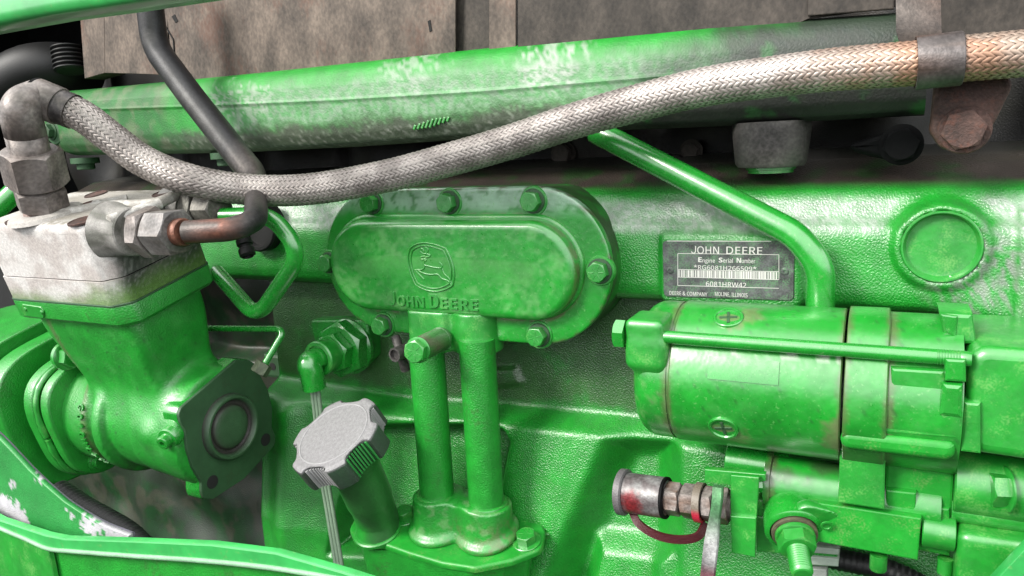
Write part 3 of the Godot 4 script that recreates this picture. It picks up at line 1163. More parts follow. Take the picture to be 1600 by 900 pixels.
func heat_shields() -> void:
	var gr := "brown sheet metal heat shields"
	var a := sheet("heat_shield", "small brownish grey shield plate left of the black pipe bend", [162, -40, 262, -60, 262, 118, 236, 116, 164, 114], 0.004, M.shield)
	var s := Shape.new()
	s.slab(many([120, -40, 162, -45, 164, 114, 132, 123], 0.003), Vector3(0, 0, -0.03), 0.0006, 1)
	part("folded_flange", s, M.shield, a)
	a.set_meta("group", gr)
	var b := sheet("heat_shield", "long rust stained shield plate between the black pipe and the dark slot", [252, -60, 712, -90, 711, 130, 300, 130, 299, 116, 270, 114], 0.007, M.shield)
	b.set_meta("group", gr)
	s = Shape.new()
	s.tube(bent(path3([257, 38, 0.0075, 271, 62, 0.0075, 273, 92, 0.0075, 283, 112, 0.0075]), 0.005, 4), 0.0011, 6)
	part("crack", s, M.black_hole, b)
	s = Shape.new()
	s.slab(many([668, 33, 672, 31, 675, 48, 671, 50], 0.0076), Vector3(0, 0, -0.001), 0.0001, 1)
	part("slot", s, M.black_hole, b)
	s = Shape.new()
	s.slab(many([268, 26, 273, 22, 278, 33, 274, 36], 0.0076), Vector3(0, 0, -0.001), 0.0001, 1)
	part("slot", s, M.black_hole, b)
	var c := sheet("heat_shield", "narrow shield strip beside the dark slot above the manifold middle", [764, -60, 806, -60, 806, 120, 764, 120], 0.010, M.shield)
	s = Shape.new()
	s.slab(many([700, -60, 775, -60, 775, 120, 700, 120], -0.002), Vector3(0, 0, -0.001), 0.0002, 1)
	part("overlap_plate", s, M.shield_dark, c)
	c.set_meta("group", gr)
	var d := sheet("heat_shield", "wide dark brown shield plate reaching right to the hose strap", [809, -60, 1400, -100, 1400, 10, 1262, 30, 1200, 60, 1000, 90, 809, 90], 0.013, M.shield_dark)
	d.set_meta("group", gr)
	s = Shape.new()
	s.slab(many([1262, -20, 1397, -30, 1397, 14, 1262, 25], 0.0175), Vector3(0, 0, -0.003), 0.001, 2)
	part("lower_lip", s, M.shield_dark, d)
	var e := sheet("heat_shield", "sooty shield corner at the far right behind the hose strap", [1468, -60, 1640, -80, 1640, 70, 1468, 70], -0.03, M.shield_dark)
	e.set_meta("group", gr)


func side_cover() -> void:
	var t := thing("side_cover", "green oval side cover with leaping deer emblem and raised lettering", "engine cover", U(730, 545, 0.05))
	var zf := 0.066
	var x0 := U(511, 415, zf).x
	var x1 := U(955, 428, zf).x
	var y1 := U(720, 293, zf).y
	var y0 := U(860, 540, zf).y
	var s := Shape.new()
	var zp := 0.083
	var a0 := U(521, 440, zp - 0.006).x
	var a1 := U(902, 440, zp - 0.006).x
	var b1 := U(720, 344, zp - 0.006).y
	var b0 := U(850, 502, zp - 0.006).y
	var seam := func(p: Vector3) -> float:  # distance from the foot of the raised panel
		var r := (b1 - b0) / 2 + 0.002
		var c := Vector2(clampf(p.x, a0 + r, a1 - r), (b0 + b1) / 2)
		return Vector2(p.x, p.y).distance_to(c) - r
	var cover_tint := func(p: Vector3) -> Color:
		var a := n1(p, 24.0)
		var b := n2(p, 95.0)
		var c := GREEN
		# chalky paint along the upper flange, with dark specks in it
		var chalk: float = sstep(y1 - 0.034, y1 - 0.012, p.y + (a - 0.5) * 0.012) * sstep(0.003, 0.007, seam.call(p))
		c = c.lerp(Color(0.30, 0.46, 0.34).lerp(Color(0.07, 0.20, 0.08), sstep(0.56, 0.68, b)), chalk * 0.8)
		# dusty blotches on the panel
		var dust: float = sstep(0.0, -0.008, seam.call(p)) * sstep(0.46, 0.70, a * 0.5 + b * 0.5)
		c = c.lerp(Color(0.20, 0.46, 0.17), dust * 0.42)
		# dirt packed into the corner at the foot of the panel, more below and to the right
		var d := absf(seam.call(p) - 0.001)
		var packed := sstep(0.0038, 0.0006, d) * sstep(0.42, 0.62, b + 0.12 * sstep(-0.05, 0.12, p.x))
		c = c.lerp(Color(0.13, 0.13, 0.06), packed * 0.85)
		# worn rim
		var edge := Vector2(p.x, p.y).distance_to(Vector2(clampf(p.x, x0 + (y1 - y0) / 2, x1 - (y1 - y0) / 2), (y0 + y1) / 2)) - (y1 - y0) / 2
		c = c.lerp(Color(0.10, 0.09, 0.06), sstep(-0.0035, -0.0005, edge) * sstep(0.5, 0.6, b) * 0.8)
		return c
	s.tint = cover_tint
	var rings := []
	for q in [[0.001, -0.009], [0.0, -0.008], [0.0, -0.0022], [0.0003, -0.0010], [0.0010, -0.0003], [0.0022, 0.0]]:
		rings.append(dense_stadium(x0 + q[0], x1 - q[0], y0 + q[0], y1 - q[0], zf + q[1]))
	for k in 12:
		var d := 0.0022 + 0.0024 * (k + 1)
		rings.append(dense_stadium(x0 + d, x1 - d, y0 + d, y1 - d, zf))
	s.loft(rings)
	part("flange_plate", s, M.tinted_paint, t)
	s = Shape.new()
	s.slab(stadium(x0 + 0.003, x1 - 0.003, y0 + 0.003, y1 - 0.003, zf - 0.0092, 36), Vector3(0, 0, -0.0022), 0.0003, 1)
	part("gasket", s, M.dark, t)
	s = Shape.new()
	s.tint = func(p: Vector3) -> Color: return GREEN.lerp(Color(0.035, 0.032, 0.022), 0.2 + 0.6 * sstep(0.3, 0.55, n1(p, 26.0)))
	rings = []
	for k in 16:
		rings.append(dense_stadium(x0 + 0.0005, x1 - 0.001, y0 + 0.001, y1 - 0.003, zf - 0.0116 - 0.004 * k))
	s.loft(rings)
	part("mounting_pad", s, M.tinted_dull, t)
	# raised middle: a low step, then the domed panel
	s = Shape.new()
	s.slab(stadium(a0 - 0.003, a1 + 0.004, b0 - 0.001, b1 + 0.005, zf + 0.0035, 36), Vector3(0, 0, -0.005), 0.003, 3)
	part("step", s, M.green_dusty, t)
	s = Shape.new()
	s.tint = cover_tint
	rings = [dense_stadium(a0, a1, b0, b1, zp - 0.018)]
	for k in 10:
		var an := PI / 2 * k / 9
		var d := 0.0080 * (1.0 - cos(an))
		rings.append(dense_stadium(a0 + d, a1 - d, b0 + d, b1 - d, zp - 0.0080 * (1.0 - sin(an))))
	var deep := (b1 - b0) / 2 - 0.012
	for k in 14:
		var d := lerpf(0.0080, deep, (k + 1) / 14.0)
		rings.append(dense_stadium(a0 + d, a1 - d, b0 + d, b1 - d, zp))
	s.loft(rings)
	part("raised_panel", s, M.tinted_paint, t)
	# pipe bosses below
	var p1 := U(676, 550, 0.07)
	var p2 := U(742, 551, 0.07)
	var top := b0 + 0.003
	var f := func(p: Vector3) -> float:
		var c1 := Vector3(p1.x + 0.003, 0, 0.062)
		var c2 := Vector3(p2.x, 0, 0.0605)
		var d1 := box_dist(Vector3(p.x - c1.x, 0, p.z - c1.z), Vector3(0.024, 1, 0.022), 0.006)
		var d2 := Vector2(p.x - c2.x, p.z - c2.z).length() - 0.0255
		var d := smin(d1, d2, 0.012)
		d = maxf(d, p.y - top)
		var low := (p1.y + 0.0005) if p.x < p1.x + 0.01 else lerpf(p1.y + 0.0005, p2.y, clampf((p.x - p1.x - 0.01) / 0.012, 0, 1))
		var cut := low - p.y
		# rounded lower edge
		return maxf(d, cut) if minf(d, cut) < -0.004 else Vector2(maxf(d + 0.004, 0), maxf(cut + 0.004, 0)).length() - 0.004 + minf(maxf(d + 0.004, cut + 0.004), 0)
	s = Shape.new()
	s.field(f, Vector3(p1.x - 0.04, minf(p1.y, p2.y) - 0.01, 0.035), Vector3(p2.x + 0.04, top + 0.006, 0.105), 0.0016)
	part("pipe_boss", s, M.green_dusty, t)
	# bolts of the flange, each with its washer
	for q in [[583, 317, 1], [703, 316, 1], [834, 314, 1], [516, 410, 1], [938, 423, 1], [600, 507, 1], [843, 523, 1]]:
		var at := U(q[0], q[1], zf)
		var w := Shape.new()
		w.lathe(at + Vector3(0, 0, -0.003), Vector3.BACK, [0.0145, 0.0, 0.0142, 0.0032, 0.0135, 0.0042], 28)
		part("bolt_pad", w, M.green_dusty, t)
		bolt(t, at + Vector3(0, 0, 0.0012), Vector3.BACK, 0.0098, 0.0095, 0.0118, M.green_dusty, 6, rng.randf() * 1.0, "bolt", M.green_dull)
	# long spacer with its bolt, standing out below the lettering
	var b := U(686, 531, 0.088)
	var o := b + Vector3(0, 0, 0.050)
	var gap := (U(649, 549, o.z) - o)
	s = Shape.new()
	s.tint = func(p: Vector3) -> Color: return Color(0.11, 0.085, 0.06).lerp(Color(0.03, 0.17, 0.03), sstep(0.45, 0.75, n1(p, 60.0) + 0.3 * sstep(0.010, 0.0, p.z - b.z)))
	var axis := (o + gap - b).normalized()
	s.lathe(b - axis * 0.004, axis, [0.0125, 0.0, 0.0125, 0.004, 0.0122, 0.0042, 0.0122, 0.03, 0.012, 0.046], 28)
	part("spacer", s, M.tinted, t)
	bolt(t, b + axis * 0.044, axis, 0.0115, 0.0085, 0.0128, M.green_dusty, 6, 0.4)
	# emblem: a shield-shaped ring and a leaping deer, cast proud of the panel
	var em := Vector3((U(637, 416, zp).x + U(710, 416, zp).x) / 2, (U(672, 378, zp).y + U(672, 456, zp).y) / 2, zp)
	var ew := (U(710, 416, zp).x - U(637, 416, zp).x) / 2
	var eh := (U(672, 378, zp).y - U(672, 456, zp).y) / 2
	# corners of the badge as the photograph shows it, seen square on: x -1..1, y -1..1
	var mp := func(v: Vector2) -> Vector3: return em + Vector3(v.x * ew, v.y * eh, 0.0)
	var rim := []
	var corners := [Vector2(-0.86, 0.76), Vector2(-0.2, 1.0), Vector2(0.72, 0.80), Vector2(1.0, -0.02), Vector2(0.90, -0.72), Vector2(0.1, -1.0), Vector2(-0.72, -0.76), Vector2(-0.98, 0.1)]
	var pts := PackedVector3Array()
	for k in 4:
		var c0: Vector2 = corners[k * 2]
		var m0: Vector2 = corners[k * 2 + 1]
		var c1: Vector2 = corners[(k * 2 + 2) % 8]
		for i in 10:
			var u := i / 10.0
			var ctrl := m0 * 2.0 - (c0 + c1) / 2
			pts.append(mp.call(c0 * (1 - u) * (1 - u) + ctrl * 2 * u * (1 - u) + c1 * u * u))
	s = Shape.new()
	for band in [[1.0, 0.93], [0.875, 0.82]]:
		var band_rings := []
		for k in 5:
			var a := PI * k / 4
			var sc := lerpf(band[0], band[1], (1 - cos(a)) / 2)
			var ring := PackedVector3Array()
			for p in pts:
				ring.append(em + (p - em) * sc + Vector3(0, 0, sin(a) * 0.0018 - 0.0002))
			band_rings.append(ring)
		s.loft(band_rings, false, false, true, true)
	var badge := part("emblem", s, M.green_dusty, t)
	s = Shape.new()
	var strokes := [
		[-0.68, -0.14, -0.30, -0.06, -0.26, 0.22, -0.16, 0.30, -0.40, 0.34, -0.18, 0.44],
		[-0.68, -0.14, -0.52, -0.30, -0.32, -0.50],
		[-0.60, -0.12, -0.30, -0.26, 0.02, -0.30, 0.28, -0.28, 0.42, -0.42, 0.72, -0.54, 0.86, -0.74],
		[-0.28, 0.08, 0.0, 0.02, 0.30, -0.02, 0.46, 0.0, 0.48, 0.12, 0.40, 0.2],
		[0.48, -0.04, 0.56, -0.24, 0.76, -0.44, 0.88, -0.70],
		[-0.20, 0.38, 0.02, 0.46, -0.10, 0.52, -0.28, 0.54, -0.40, 0.62],
		[-0.14, 0.52, -0.06, 0.72, -0.18, 0.80], [-0.26, 0.54, -0.26, 0.70, -0.36, 0.74], [-0.02, 0.46, 0.06, 0.50]]
	for st in strokes:
		var q := PackedVector3Array()
		for i in range(0, st.size(), 2):
			q.append(mp.call(Vector2(st[i], st[i + 1])) + Vector3(0, 0, -0.0001))
		s.tube(smooth_path(q, 0.0009) if q.size() > 2 else q, 0.00108, 8)
	part("deer", s, M.green_dusty, badge)
	# raised name
	var l0 := U(610, 481, zp)
	var l1 := U(748, 484, zp)
	var cap_h := U(640, 465, zp).y - U(640, 481, zp).y
	var xs := l1.x - l0.x
	var lt := Transform3D(Basis(), Vector3(0, 0, zp + 0.0004))
	var big := cap_h * 1.32
	# capitals larger than the small capitals beside them
	var jx := l0.x + xs * 0.035
	hook(jx, (l0.y + l1.y) / 2 + 0.0010, xs * 0.062, big, zp + 0.0004, 0.0023, 0.0026, M.green_dusty, t)
	var names := [["OHN", 0.25, cap_h], ["D", 0.52, big], ["EERE", 0.795, cap_h]]
	var lb: Node3D = null
	for w in names:
		var at := Vector3(l0.x + xs * w[1], (l0.y + l1.y) / 2 + w[2] * 0.5 + 0.0010, zp + 0.0004)
		var o2 := words(w[0], w[2], Transform3D(Basis(), at), 0.0026, M.green_dusty, t, "lettering", 1.12, true)
		var box: AABB = o2.mesh.get_aabb()
		var want: float = {"OHN": 0.315, "D": 0.108, "EERE": 0.405}[w[0]] * xs
		o2.transform = Transform3D(Basis(), -t.position) * Transform3D(Basis.from_scale(Vector3(want / box.size.x, w[2] / box.size.y, 1)), at - Vector3(box.get_center().x * want / box.size.x, box.get_center().y * w[2] / box.size.y, 0))


func filler() -> void:
	# housing on the crankcase with two pipe sockets
	var h := U(700, 850, 0.10)
	var t := thing("filler_housing", "green cast housing with two sockets holding the upright pipes", "housing", U(700, 900, 0.06))
	var nrm := Vector3(0, cos(deg_to_rad(14.0)), sin(deg_to_rad(14.0)))
	var on := h
	var lip := across([545, 826, 556, 806, 585, 797, 618, 799, 650, 778, 720, 760, 790, 775, 838, 800, 852, 828, 846, 858, 800, 876, 742, 888, 690, 880, 640, 865, 600, 851, 572, 851, 552, 843], on, nrm)
	lip = rounded(lip, 0.012, 4)
	var s := Shape.new()
	s.slab(lip, -nrm * 0.0085, 0.003, 3, 0.002)
	part("flange", s, M.green_soiled, t)
	# body below, tapering in
	s = Shape.new()
	var c := Shape.mid(lip)
	var rings := []
	for k in [[0.93, -0.008], [0.90, -0.012], [0.84, -0.05], [0.80, -0.12]]:
		var r := PackedVector3Array()
		for p in lip:
			var d: Vector3 = (p - c) * k[0]
			r.append(c + Vector3(d.x, d.y * 0.8, d.z) + Vector3(0, k[1], 0) + nrm * -0.002)
		rings.append(r)
	s.loft(rings, false, false)
	part("body_casting", s, M.green_cast, t)
	# socket casting
	var a1 := hit(683, 822, on, nrm)
	var a2 := hit(762, 834, on, nrm)
	var rim1 := U(683, 772, a1.z)
	var rim2 := U(760, 786, a2.z)
	a1 = Vector3(rim1.x, a1.y, a1.z)
	a2 = Vector3(rim2.x, a2.y, a2.z)
	var f := func(p: Vector3) -> float:
		var d1 := Vector2(p.x - a1.x, p.z - a1.z).length() - (0.0265 + clampf((rim1.y - p.y) * 0.03, 0, 0.004))
		var d2 := Vector2(p.x - a2.x, p.z - a2.z).length() - (0.0265 + clampf((rim2.y - p.y) * 0.03, 0, 0.004))
		var cut1 := p.y - rim1.y
		var cut2 := p.y - rim2.y
		var web := box_dist(p - (a1 + a2) / 2 - Vector3(0, 0, -0.004), Vector3((a2.x - a1.x) / 2, 1, 0.0205), 0.004)
		var e1 := maxf(d1, cut1) if d1 < 0.0 or cut1 < 0.0 else Vector2(d1, cut1).length()
		var e2 := maxf(d2, cut2) if d2 < 0.0 or cut2 < 0.0 else Vector2(d2, cut2).length()
		web = maxf(web, p.y - minf(rim1.y, rim2.y) + 0.001)
		var d := smin(smin(e1, e2, 0.006), web, 0.012)
		# foot spreading over the flange
		var up := (p - on).dot(nrm)
		var foot := Vector2(maxf(minf(d1, d2) - 0.003, 0), up - 0.004).length() - 0.003
		d = smin(d, foot, 0.008)
		return maxf(d, -(up + 0.003))
	s = Shape.new()
	s.tint = func(p: Vector3) -> Color:
		var up := (p - on).dot(nrm)
		var k := sstep(0.035, 0.0, up + (n1(p, 30.0) - 0.5) * 0.06) * sstep(0.36, 0.6, n2(p, 110.0)) * sstep(a1.x - 0.02, a2.x + 0.02, p.x)
		return GREEN.lerp(Color(0.14, 0.17, 0.07), k * 0.75).lerp(Color(0.20, 0.36, 0.16), sstep(0.55, 0.7, n2(p, 60.0)) * 0.4)
	s.field(f, Vector3(a1.x - 0.055, a1.y - 0.045, a1.z - 0.05), Vector3(a2.x + 0.06, maxf(rim1.y, rim2.y) + 0.006, a1.z + 0.06), 0.0017)
	part("pipe_sockets", s, M.tinted, t)
	# gasket edge behind on the right
	s = Shape.new()
	s.slab(across([800, 792, 830, 797, 862, 815, 858, 835, 800, 830], on - nrm * 0.006, nrm), -nrm * 0.008, 0.001, 1)
	part("rear_flange", s, M.green_dusty, t)
	for q in [[634, 808], [823, 846]]:
		bolt(t, hit(q[0], q[1], on, nrm), nrm, 0.0105, 0.0095, 0.0150, M.green_dusty, 6, 0.5)
	# two upright pipes from the sockets up into the cover
	for q in [[a1, rim1, 650, 697, "left upright green pipe between oval cover and housing socket, narrower paint blisters"], [a2, rim2, 723, 769, "right upright green pipe below the rounded boss of the oval cover"]]:
		var base: Vector3 = q[1]
		var w := (U(q[3], 640, base.z).x - U(q[2], 640, base.z).x) / 2
		var up := U((q[2] + q[3]) / 2.0 - 6.0, 540, 0.068)
		up.x = base.x
		var o := thing("vent_pipe", "left of the two upright green pipes joining oval cover and housing" if q[2] == 650 else "right of the two upright green pipes, with blistered paint, below the cover's rounded boss", "pipe", base, "upright green pipes under the cover")
		var p := Shape.new()
		p.tube(PackedVector3Array([base + Vector3(0, -0.02, 0), base + Vector3(0, 0.02, 0), base.lerp(Vector3(up.x, up.y, base.z), 0.6), Vector3(up.x, up.y + 0.01, base.z)]), 0.0185, 40)
		part("pipe", p, M.green_cast, o)
		p = Shape.new()
		p.lathe(base + Vector3(0, -0.006, 0), Vector3.UP, [0.0222, 0.0, 0.0222, 0.006, 0.0215, 0.0075, 0.0205, 0.008, 0.0192, 0.008], 40)
		part("collar", p, M.green_dusty, o)
	# filler neck and its cap
	var nb := hit(590, 830, on, nrm)
	var capc := U(521, 677, nb.z + 0.055)
	var view := turn * Vector3(-0.38, 0.75, 0.54)
	var ax := view.normalized()
	t = thing("oil_filler", "bent green oil filler neck with a grey six-lobed screw cap", "oil filler", nb)
	s = Shape.new()
	var mid := nb + Vector3(0, 0.03, 0.0)
	var end := capc - ax * 0.03
	var path := smooth_path(PackedVector3Array([nb - nrm * 0.004, nb + Vector3(0, 0.018, 0), nb.lerp(end, 0.45) + Vector3(0.004, 0.004, 0), end]), 0.004)
	var rad := PackedFloat32Array()
	for i in path.size():
		var u := float(i) / (path.size() - 1)
		rad.append(0.0235 + 0.0015 * sstep(0.35, 0.5, u) + 0.003 * sstep(0.75, 0.95, u))
	s.tint = func(p: Vector3) -> Color: return GREEN.lerp(Color(0.02, 0.03, 0.018), sstep(-0.012, 0.014, (p - nb).dot(Vector3(1.0, 0.25, -0.3).normalized()) + (n1(p, 30.0) - 0.5) * 0.03) * 0.62)  # right side darker: grime, with the shade away from the sun painted in
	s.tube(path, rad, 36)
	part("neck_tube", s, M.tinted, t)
	s = Shape.new()
	s.lathe(nb + nrm * 0.0004, nrm, [0.0262, -0.002, 0.0262, 0.001, 0.0245, 0.002], 36)
	part("seat_ring", s, M.green_dusty, t)
	var fr := Shape.frame(ax)
	# set the lobes as seen: rotate about the axis
	var R := 0.0500
	var lobes := func(scale: float, y: float, notch: float) -> PackedVector3Array:
		var r := PackedVector3Array()
		for i in 180:
			var a := TAU * i / 180.0
			var u := absf(fposmod(a * 6.0 / TAU + 0.5, 1.0) - 0.5) * 2.0  # 0 in the middle of a lobe, 1 in a notch
			var dent := sstep(0.36, 0.50, u)
			var arc := sqrt(maxf(0.0, 1.0 - pow((1.0 - u) / 0.62, 2.0))) if u > 0.38 else 0.0
			var rr := R * scale * (1.0 - notch * arc * dent)
			r.append(capc + (fr.x * cos(a + 0.35) + fr.y * sin(a + 0.35)) * rr + ax * y)
		return r
	s = Shape.new()
	s.tint = func(p: Vector3) -> Color:
		var y := (p - capc).dot(ax)
		return Color(0.25, 0.243, 0.25).lerp(Color(0.33, 0.325, 0.33), n1(p, 60.0)) if y > -0.0035 else Color(0.05, 0.05, 0.05).lerp(Color(0.03, 0.10, 0.04), n1(p, 40.0))
	s.loft([lobes.call(0.96, -0.030, 0.23), lobes.call(1.0, -0.0285, 0.23), lobes.call(1.0, -0.004, 0.23), lobes.call(0.985, -0.0015, 0.215), lobes.call(0.95, -0.0002, 0.13), lobes.call(0.90, 0.0003, 0.10)])
	var cap := part("cap", s, M.alum, t)
	s = Shape.new()
	var ring := []
	for k in 7:
		var a := PI * k / 6
		ring.append(Shape.circle(capc + ax * (0.0003 + sin(a) * 0.0007), ax, R * 0.755 - cos(a) * 0.0009, 64))
	s.loft(ring, false, false)
	part("raised_ring", s, M.cap_grey, cap)
	# ribs in the grips
	for k in 6:
		s = Shape.new()
		s.flat_tint = [Color(0.32, 0.32, 0.32), Color(0.34, 0.34, 0.34), Color(0.30, 0.31, 0.30), Color(0.28, 0.3, 0.28), Color(0.34, 0.34, 0.34), Color(0.03, 0.26, 0.05)][k]
		for i in 8:
			var a := TAU * (k + 0.5) / 6.0 + (i - 3.5) * 0.076 + 0.35
			var u := 1.0 - absf((i - 3.5) * 0.076) * 12.0 / TAU
			var arc := sqrt(maxf(0.0, 1.0 - pow((1.0 - u) / 0.62, 2.0)))
			var rr := R * (1.0 - 0.23 * arc)
			var d := fr.x * cos(a) + fr.y * sin(a)
			var side := ax.cross(d)
			s.box(capc + d * (rr + 0.0004) - ax * 0.016, Vector3(0.0017, 0.0050, 0.0265), Basis(side, d, ax) if side.cross(d).dot(ax) > 0 else Basis(-side, d, ax), 0.0003)
		part("grip_ribs", s, M.tinted_fine, cap).set_meta("kind", "stuff")


# where the line of sight meets a cylinder that lies along x
func on_roll(px: float, py: float, y: float, z: float, r: float) -> Vector3:
	var d := sight(px, py)
	var o := Vector2(eye.y - y, eye.z - z)
	var v := Vector2(d.y, d.z)
	var a := v.dot(v)
	var b := o.dot(v)
	var c := o.dot(o) - r * r
	var q := b * b - a * c
	var k := (-b - sqrt(maxf(q, 0.0))) / a
	return eye + d * k


func frontbox(s: Shape, px: Array, z: float, depth: float, bevel := 0.0015) -> void:
	s.slab(many(px, z), Vector3(0, 0, -depth), bevel, 2)


func starter() -> void:
	var za := 0.090
	var ya := U(1170, 586, za).y
	var r := 0.0595
	var X := func(px: float, py := 600.0) -> float: return on_roll(px, py, ya, za, r).x
	var c := func(x: float) -> Vector3: return Vector3(x, ya, za)
	var t := thing("starter_motor", "green starter motor lying lengthwise with long through bolt and threaded terminal", "starter motor", Vector3(X.call(1200), ya - r, za))
	var xl: float = X.call(983)
	var x1: float = X.call(1041)
	var x2: float = X.call(1317)
	var x3: float = X.call(1391)
	var x4: float = X.call(1505)
	var s := Shape.new()
	s.tint = func(p: Vector3) -> Color: return aged(p, absf(p.x - x1 + 0.001)).lerp(Color(0.26, 0.40, 0.18), sstep(0.54, 0.68, n2(p, 75.0)) * 0.25)
	s.fine_lathe(c.call(xl), Vector3.RIGHT, [0.047, 0.0, 0.0505, 0.0012, 0.0540, 0.0038, 0.0565, 0.0075, 0.0580, 0.011, r * 0.985, 0.015, r * 0.985, x1 - xl - 0.0012])
	part("end_cap", s, M.tinted_paint, t)
	s = Shape.new()
	var stain := [on_roll(1132, 676, ya, za, r), on_roll(1150, 684, ya, za, r), on_roll(1170, 492, ya, za, r), on_roll(1140, 500, ya, za, r), on_roll(1312, 672, ya, za, r), on_roll(1306, 690, ya, za, r)]
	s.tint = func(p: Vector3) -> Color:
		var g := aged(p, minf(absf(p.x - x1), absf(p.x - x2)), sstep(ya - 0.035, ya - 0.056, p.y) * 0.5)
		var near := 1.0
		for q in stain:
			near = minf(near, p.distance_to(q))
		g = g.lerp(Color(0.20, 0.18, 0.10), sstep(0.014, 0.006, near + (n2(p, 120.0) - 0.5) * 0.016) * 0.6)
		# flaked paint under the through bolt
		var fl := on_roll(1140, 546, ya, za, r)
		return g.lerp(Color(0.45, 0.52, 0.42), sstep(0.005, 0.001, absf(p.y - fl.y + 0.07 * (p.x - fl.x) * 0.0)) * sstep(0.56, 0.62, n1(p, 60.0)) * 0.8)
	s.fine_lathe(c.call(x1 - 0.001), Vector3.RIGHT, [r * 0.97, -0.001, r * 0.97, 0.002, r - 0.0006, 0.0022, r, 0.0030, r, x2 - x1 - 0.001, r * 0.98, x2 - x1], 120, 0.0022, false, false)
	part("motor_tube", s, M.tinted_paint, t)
	s = Shape.new()
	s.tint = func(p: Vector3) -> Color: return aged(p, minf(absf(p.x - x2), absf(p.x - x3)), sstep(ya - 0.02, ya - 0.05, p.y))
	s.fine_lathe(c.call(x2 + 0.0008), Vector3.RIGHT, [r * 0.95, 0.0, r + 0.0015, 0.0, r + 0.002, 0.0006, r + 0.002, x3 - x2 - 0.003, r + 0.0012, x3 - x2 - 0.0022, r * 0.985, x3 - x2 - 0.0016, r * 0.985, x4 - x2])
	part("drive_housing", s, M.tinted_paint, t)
	# lug of the through bolt on the end cap, and the gusset below
	var rod0 := on_roll(992, 522, ya, za, r + 0.006)
	var rod1 := on_roll(1508, 561, ya, za, r + 0.006)
	var ry := (rod0.y + rod1.y) / 2
	var rz := za + sqrt(pow(r + 0.0065, 2) - pow(ry - ya, 2))
	var rx0 := U(977, 520, rz).x
	var rx1 := U(1512, 560, rz).x
	s = Shape.new()
	var f := func(p: Vector3) -> float:
		var d := box_dist(p - Vector3(rx0 + 0.017, ry - 0.006, rz - 0.012), Vector3(0.0155, 0.020, 0.020), 0.005)
		var g := box_dist(p - Vector3(rx0 + 0.020, ry - 0.022, rz - 0.014), Vector3(0.014 - clampf((ry - 0.01 - p.y) * 0.1, 0, 0.01), 0.018, 0.018), 0.004)
		return smin(d, g, 0.01)
	s.field(f, Vector3(rx0 - 0.006, ry - 0.046, rz - 0.04), Vector3(rx0 + 0.044, ry + 0.020, rz + 0.014), 0.0016)
	part("bolt_lug", s, M.green_dusty, t)
	s = Shape.new()
	s.lathe(Vector3(rx0 + 0.01, ry, rz), Vector3.RIGHT, [0.0052, 0.0, 0.0052, rx1 - rx0 - 0.028], 28)
	var rod := part("through_bolt", s, M.green, t)
	s = Shape.new()
	var prof := []
	for k in 9:
		prof.append_array([0.0050, k * 0.0017, 0.0054, k * 0.0017 + 0.0008])
	s.lathe(Vector3(rx1 - 0.018, ry, rz), Vector3.RIGHT, prof + [0.005, 0.02], 24)
	part("thread", s, M.green_dusty, rod)
	s = Shape.new()
	s.hex(Vector3(rx0 + 0.001, ry, rz), Vector3.LEFT, 0.0125, 0.009, false, true, 0.3)
	part("head", s, M.green, rod)
	# label outline on the tube
	s = Shape.new()
	var qa := on_roll(1108, 556, ya, za, r)
	var qb := on_roll(1216, 602, ya, za, r)
	var a0 := atan2(qa.y - ya, qa.z - za)
	var a1 := atan2(qb.y - ya, qb.z - za)
	var rings := []
	for i in 15:
		var a := lerpf(a0, a1, i / 14.0)
		var d := Vector3(0, sin(a), cos(a))
		var b: Vector3 = c.call(qa.x)
		rings.append(PackedVector3Array([b + d * (r - 0.0005), b + d * (r + 0.0009), b + Vector3(qb.x - qa.x, 0, 0) + d * (r + 0.0009), b + Vector3(qb.x - qa.x, 0, 0) + d * (r - 0.0005)]))
	s.loft(rings)
	part("painted_over_label", s, M.green, t)
	# pole screws with cross slots
	for q in [[1138, 496], [1130, 669]]:
		var p := on_roll(q[0], q[1], ya, za, r)
		var n := Vector3(0, p.y - ya, p.z - za).normalized()
		s = Shape.new()
		s.lathe(p - n * 0.003, n, [0.0118, 0.0, 0.0118, 0.0036, 0.0112, 0.0042, 0.0098, 0.0042, 0.0092, 0.0030, 0.001, 0.0026], 36, false, true)
		var sc := part("pole_screw", s, M.green, t)
		s = Shape.new()
		var fr := Shape.frame(n)
		for k in 2:
			var b := Basis(n, 0.15 + k * PI / 2) * fr
			s.box(p + n * 0.0001, Vector3(0.0022, 0.0135, 0.0012), b, 0.0003)
		part("cross_slot", s, M.green_dull, sc)
	# worn paint beside the lower screw
	# window frame of the housing: raised panel, ledges
	var zf := za + r
	s = Shape.new()
	frontbox(s, [1316, 640, 1502, 652, 1500, 690, 1315, 674], zf - 0.002, 0.03, 0.003)
	part("ledge", s, M.green_dusty, t)
	s = Shape.new()
	var l0 := U(1314, 690, zf - 0.004)
	var l1 := U(1494, 706, zf - 0.004)
	s.slab(rounded(many([1313, 674, 1496, 692, 1492, 716, 1478, 722, 1312, 702], zf - 0.0005), 0.006, 3), Vector3(0, 0, -0.028), 0.005, 4)
	part("rounded_ledge", s, M.green_soiled, t)
	s = Shape.new()
	frontbox(s, [1472, 599, 1505, 602, 1505, 655, 1466, 650], zf + 0.0005, 0.02, 0.003)
	frontbox(s, [1476, 560, 1510, 562, 1510, 598, 1476, 596], zf - 0.001, 0.02, 0.002)
	part("window_frame", s, M.green, t)
	s = Shape.new()
	s.slab(many([1392, 575, 1476, 580, 1478, 625, 1466, 648, 1392, 640], zf - 0.0045), Vector3(0, 0, -0.01), 0.002, 2)
	part("recessed_panel", s, M.green_dusty, t)
	# lugs on top
	s = Shape.new()
	var lug := on_roll(1495, 512, ya, za, r)
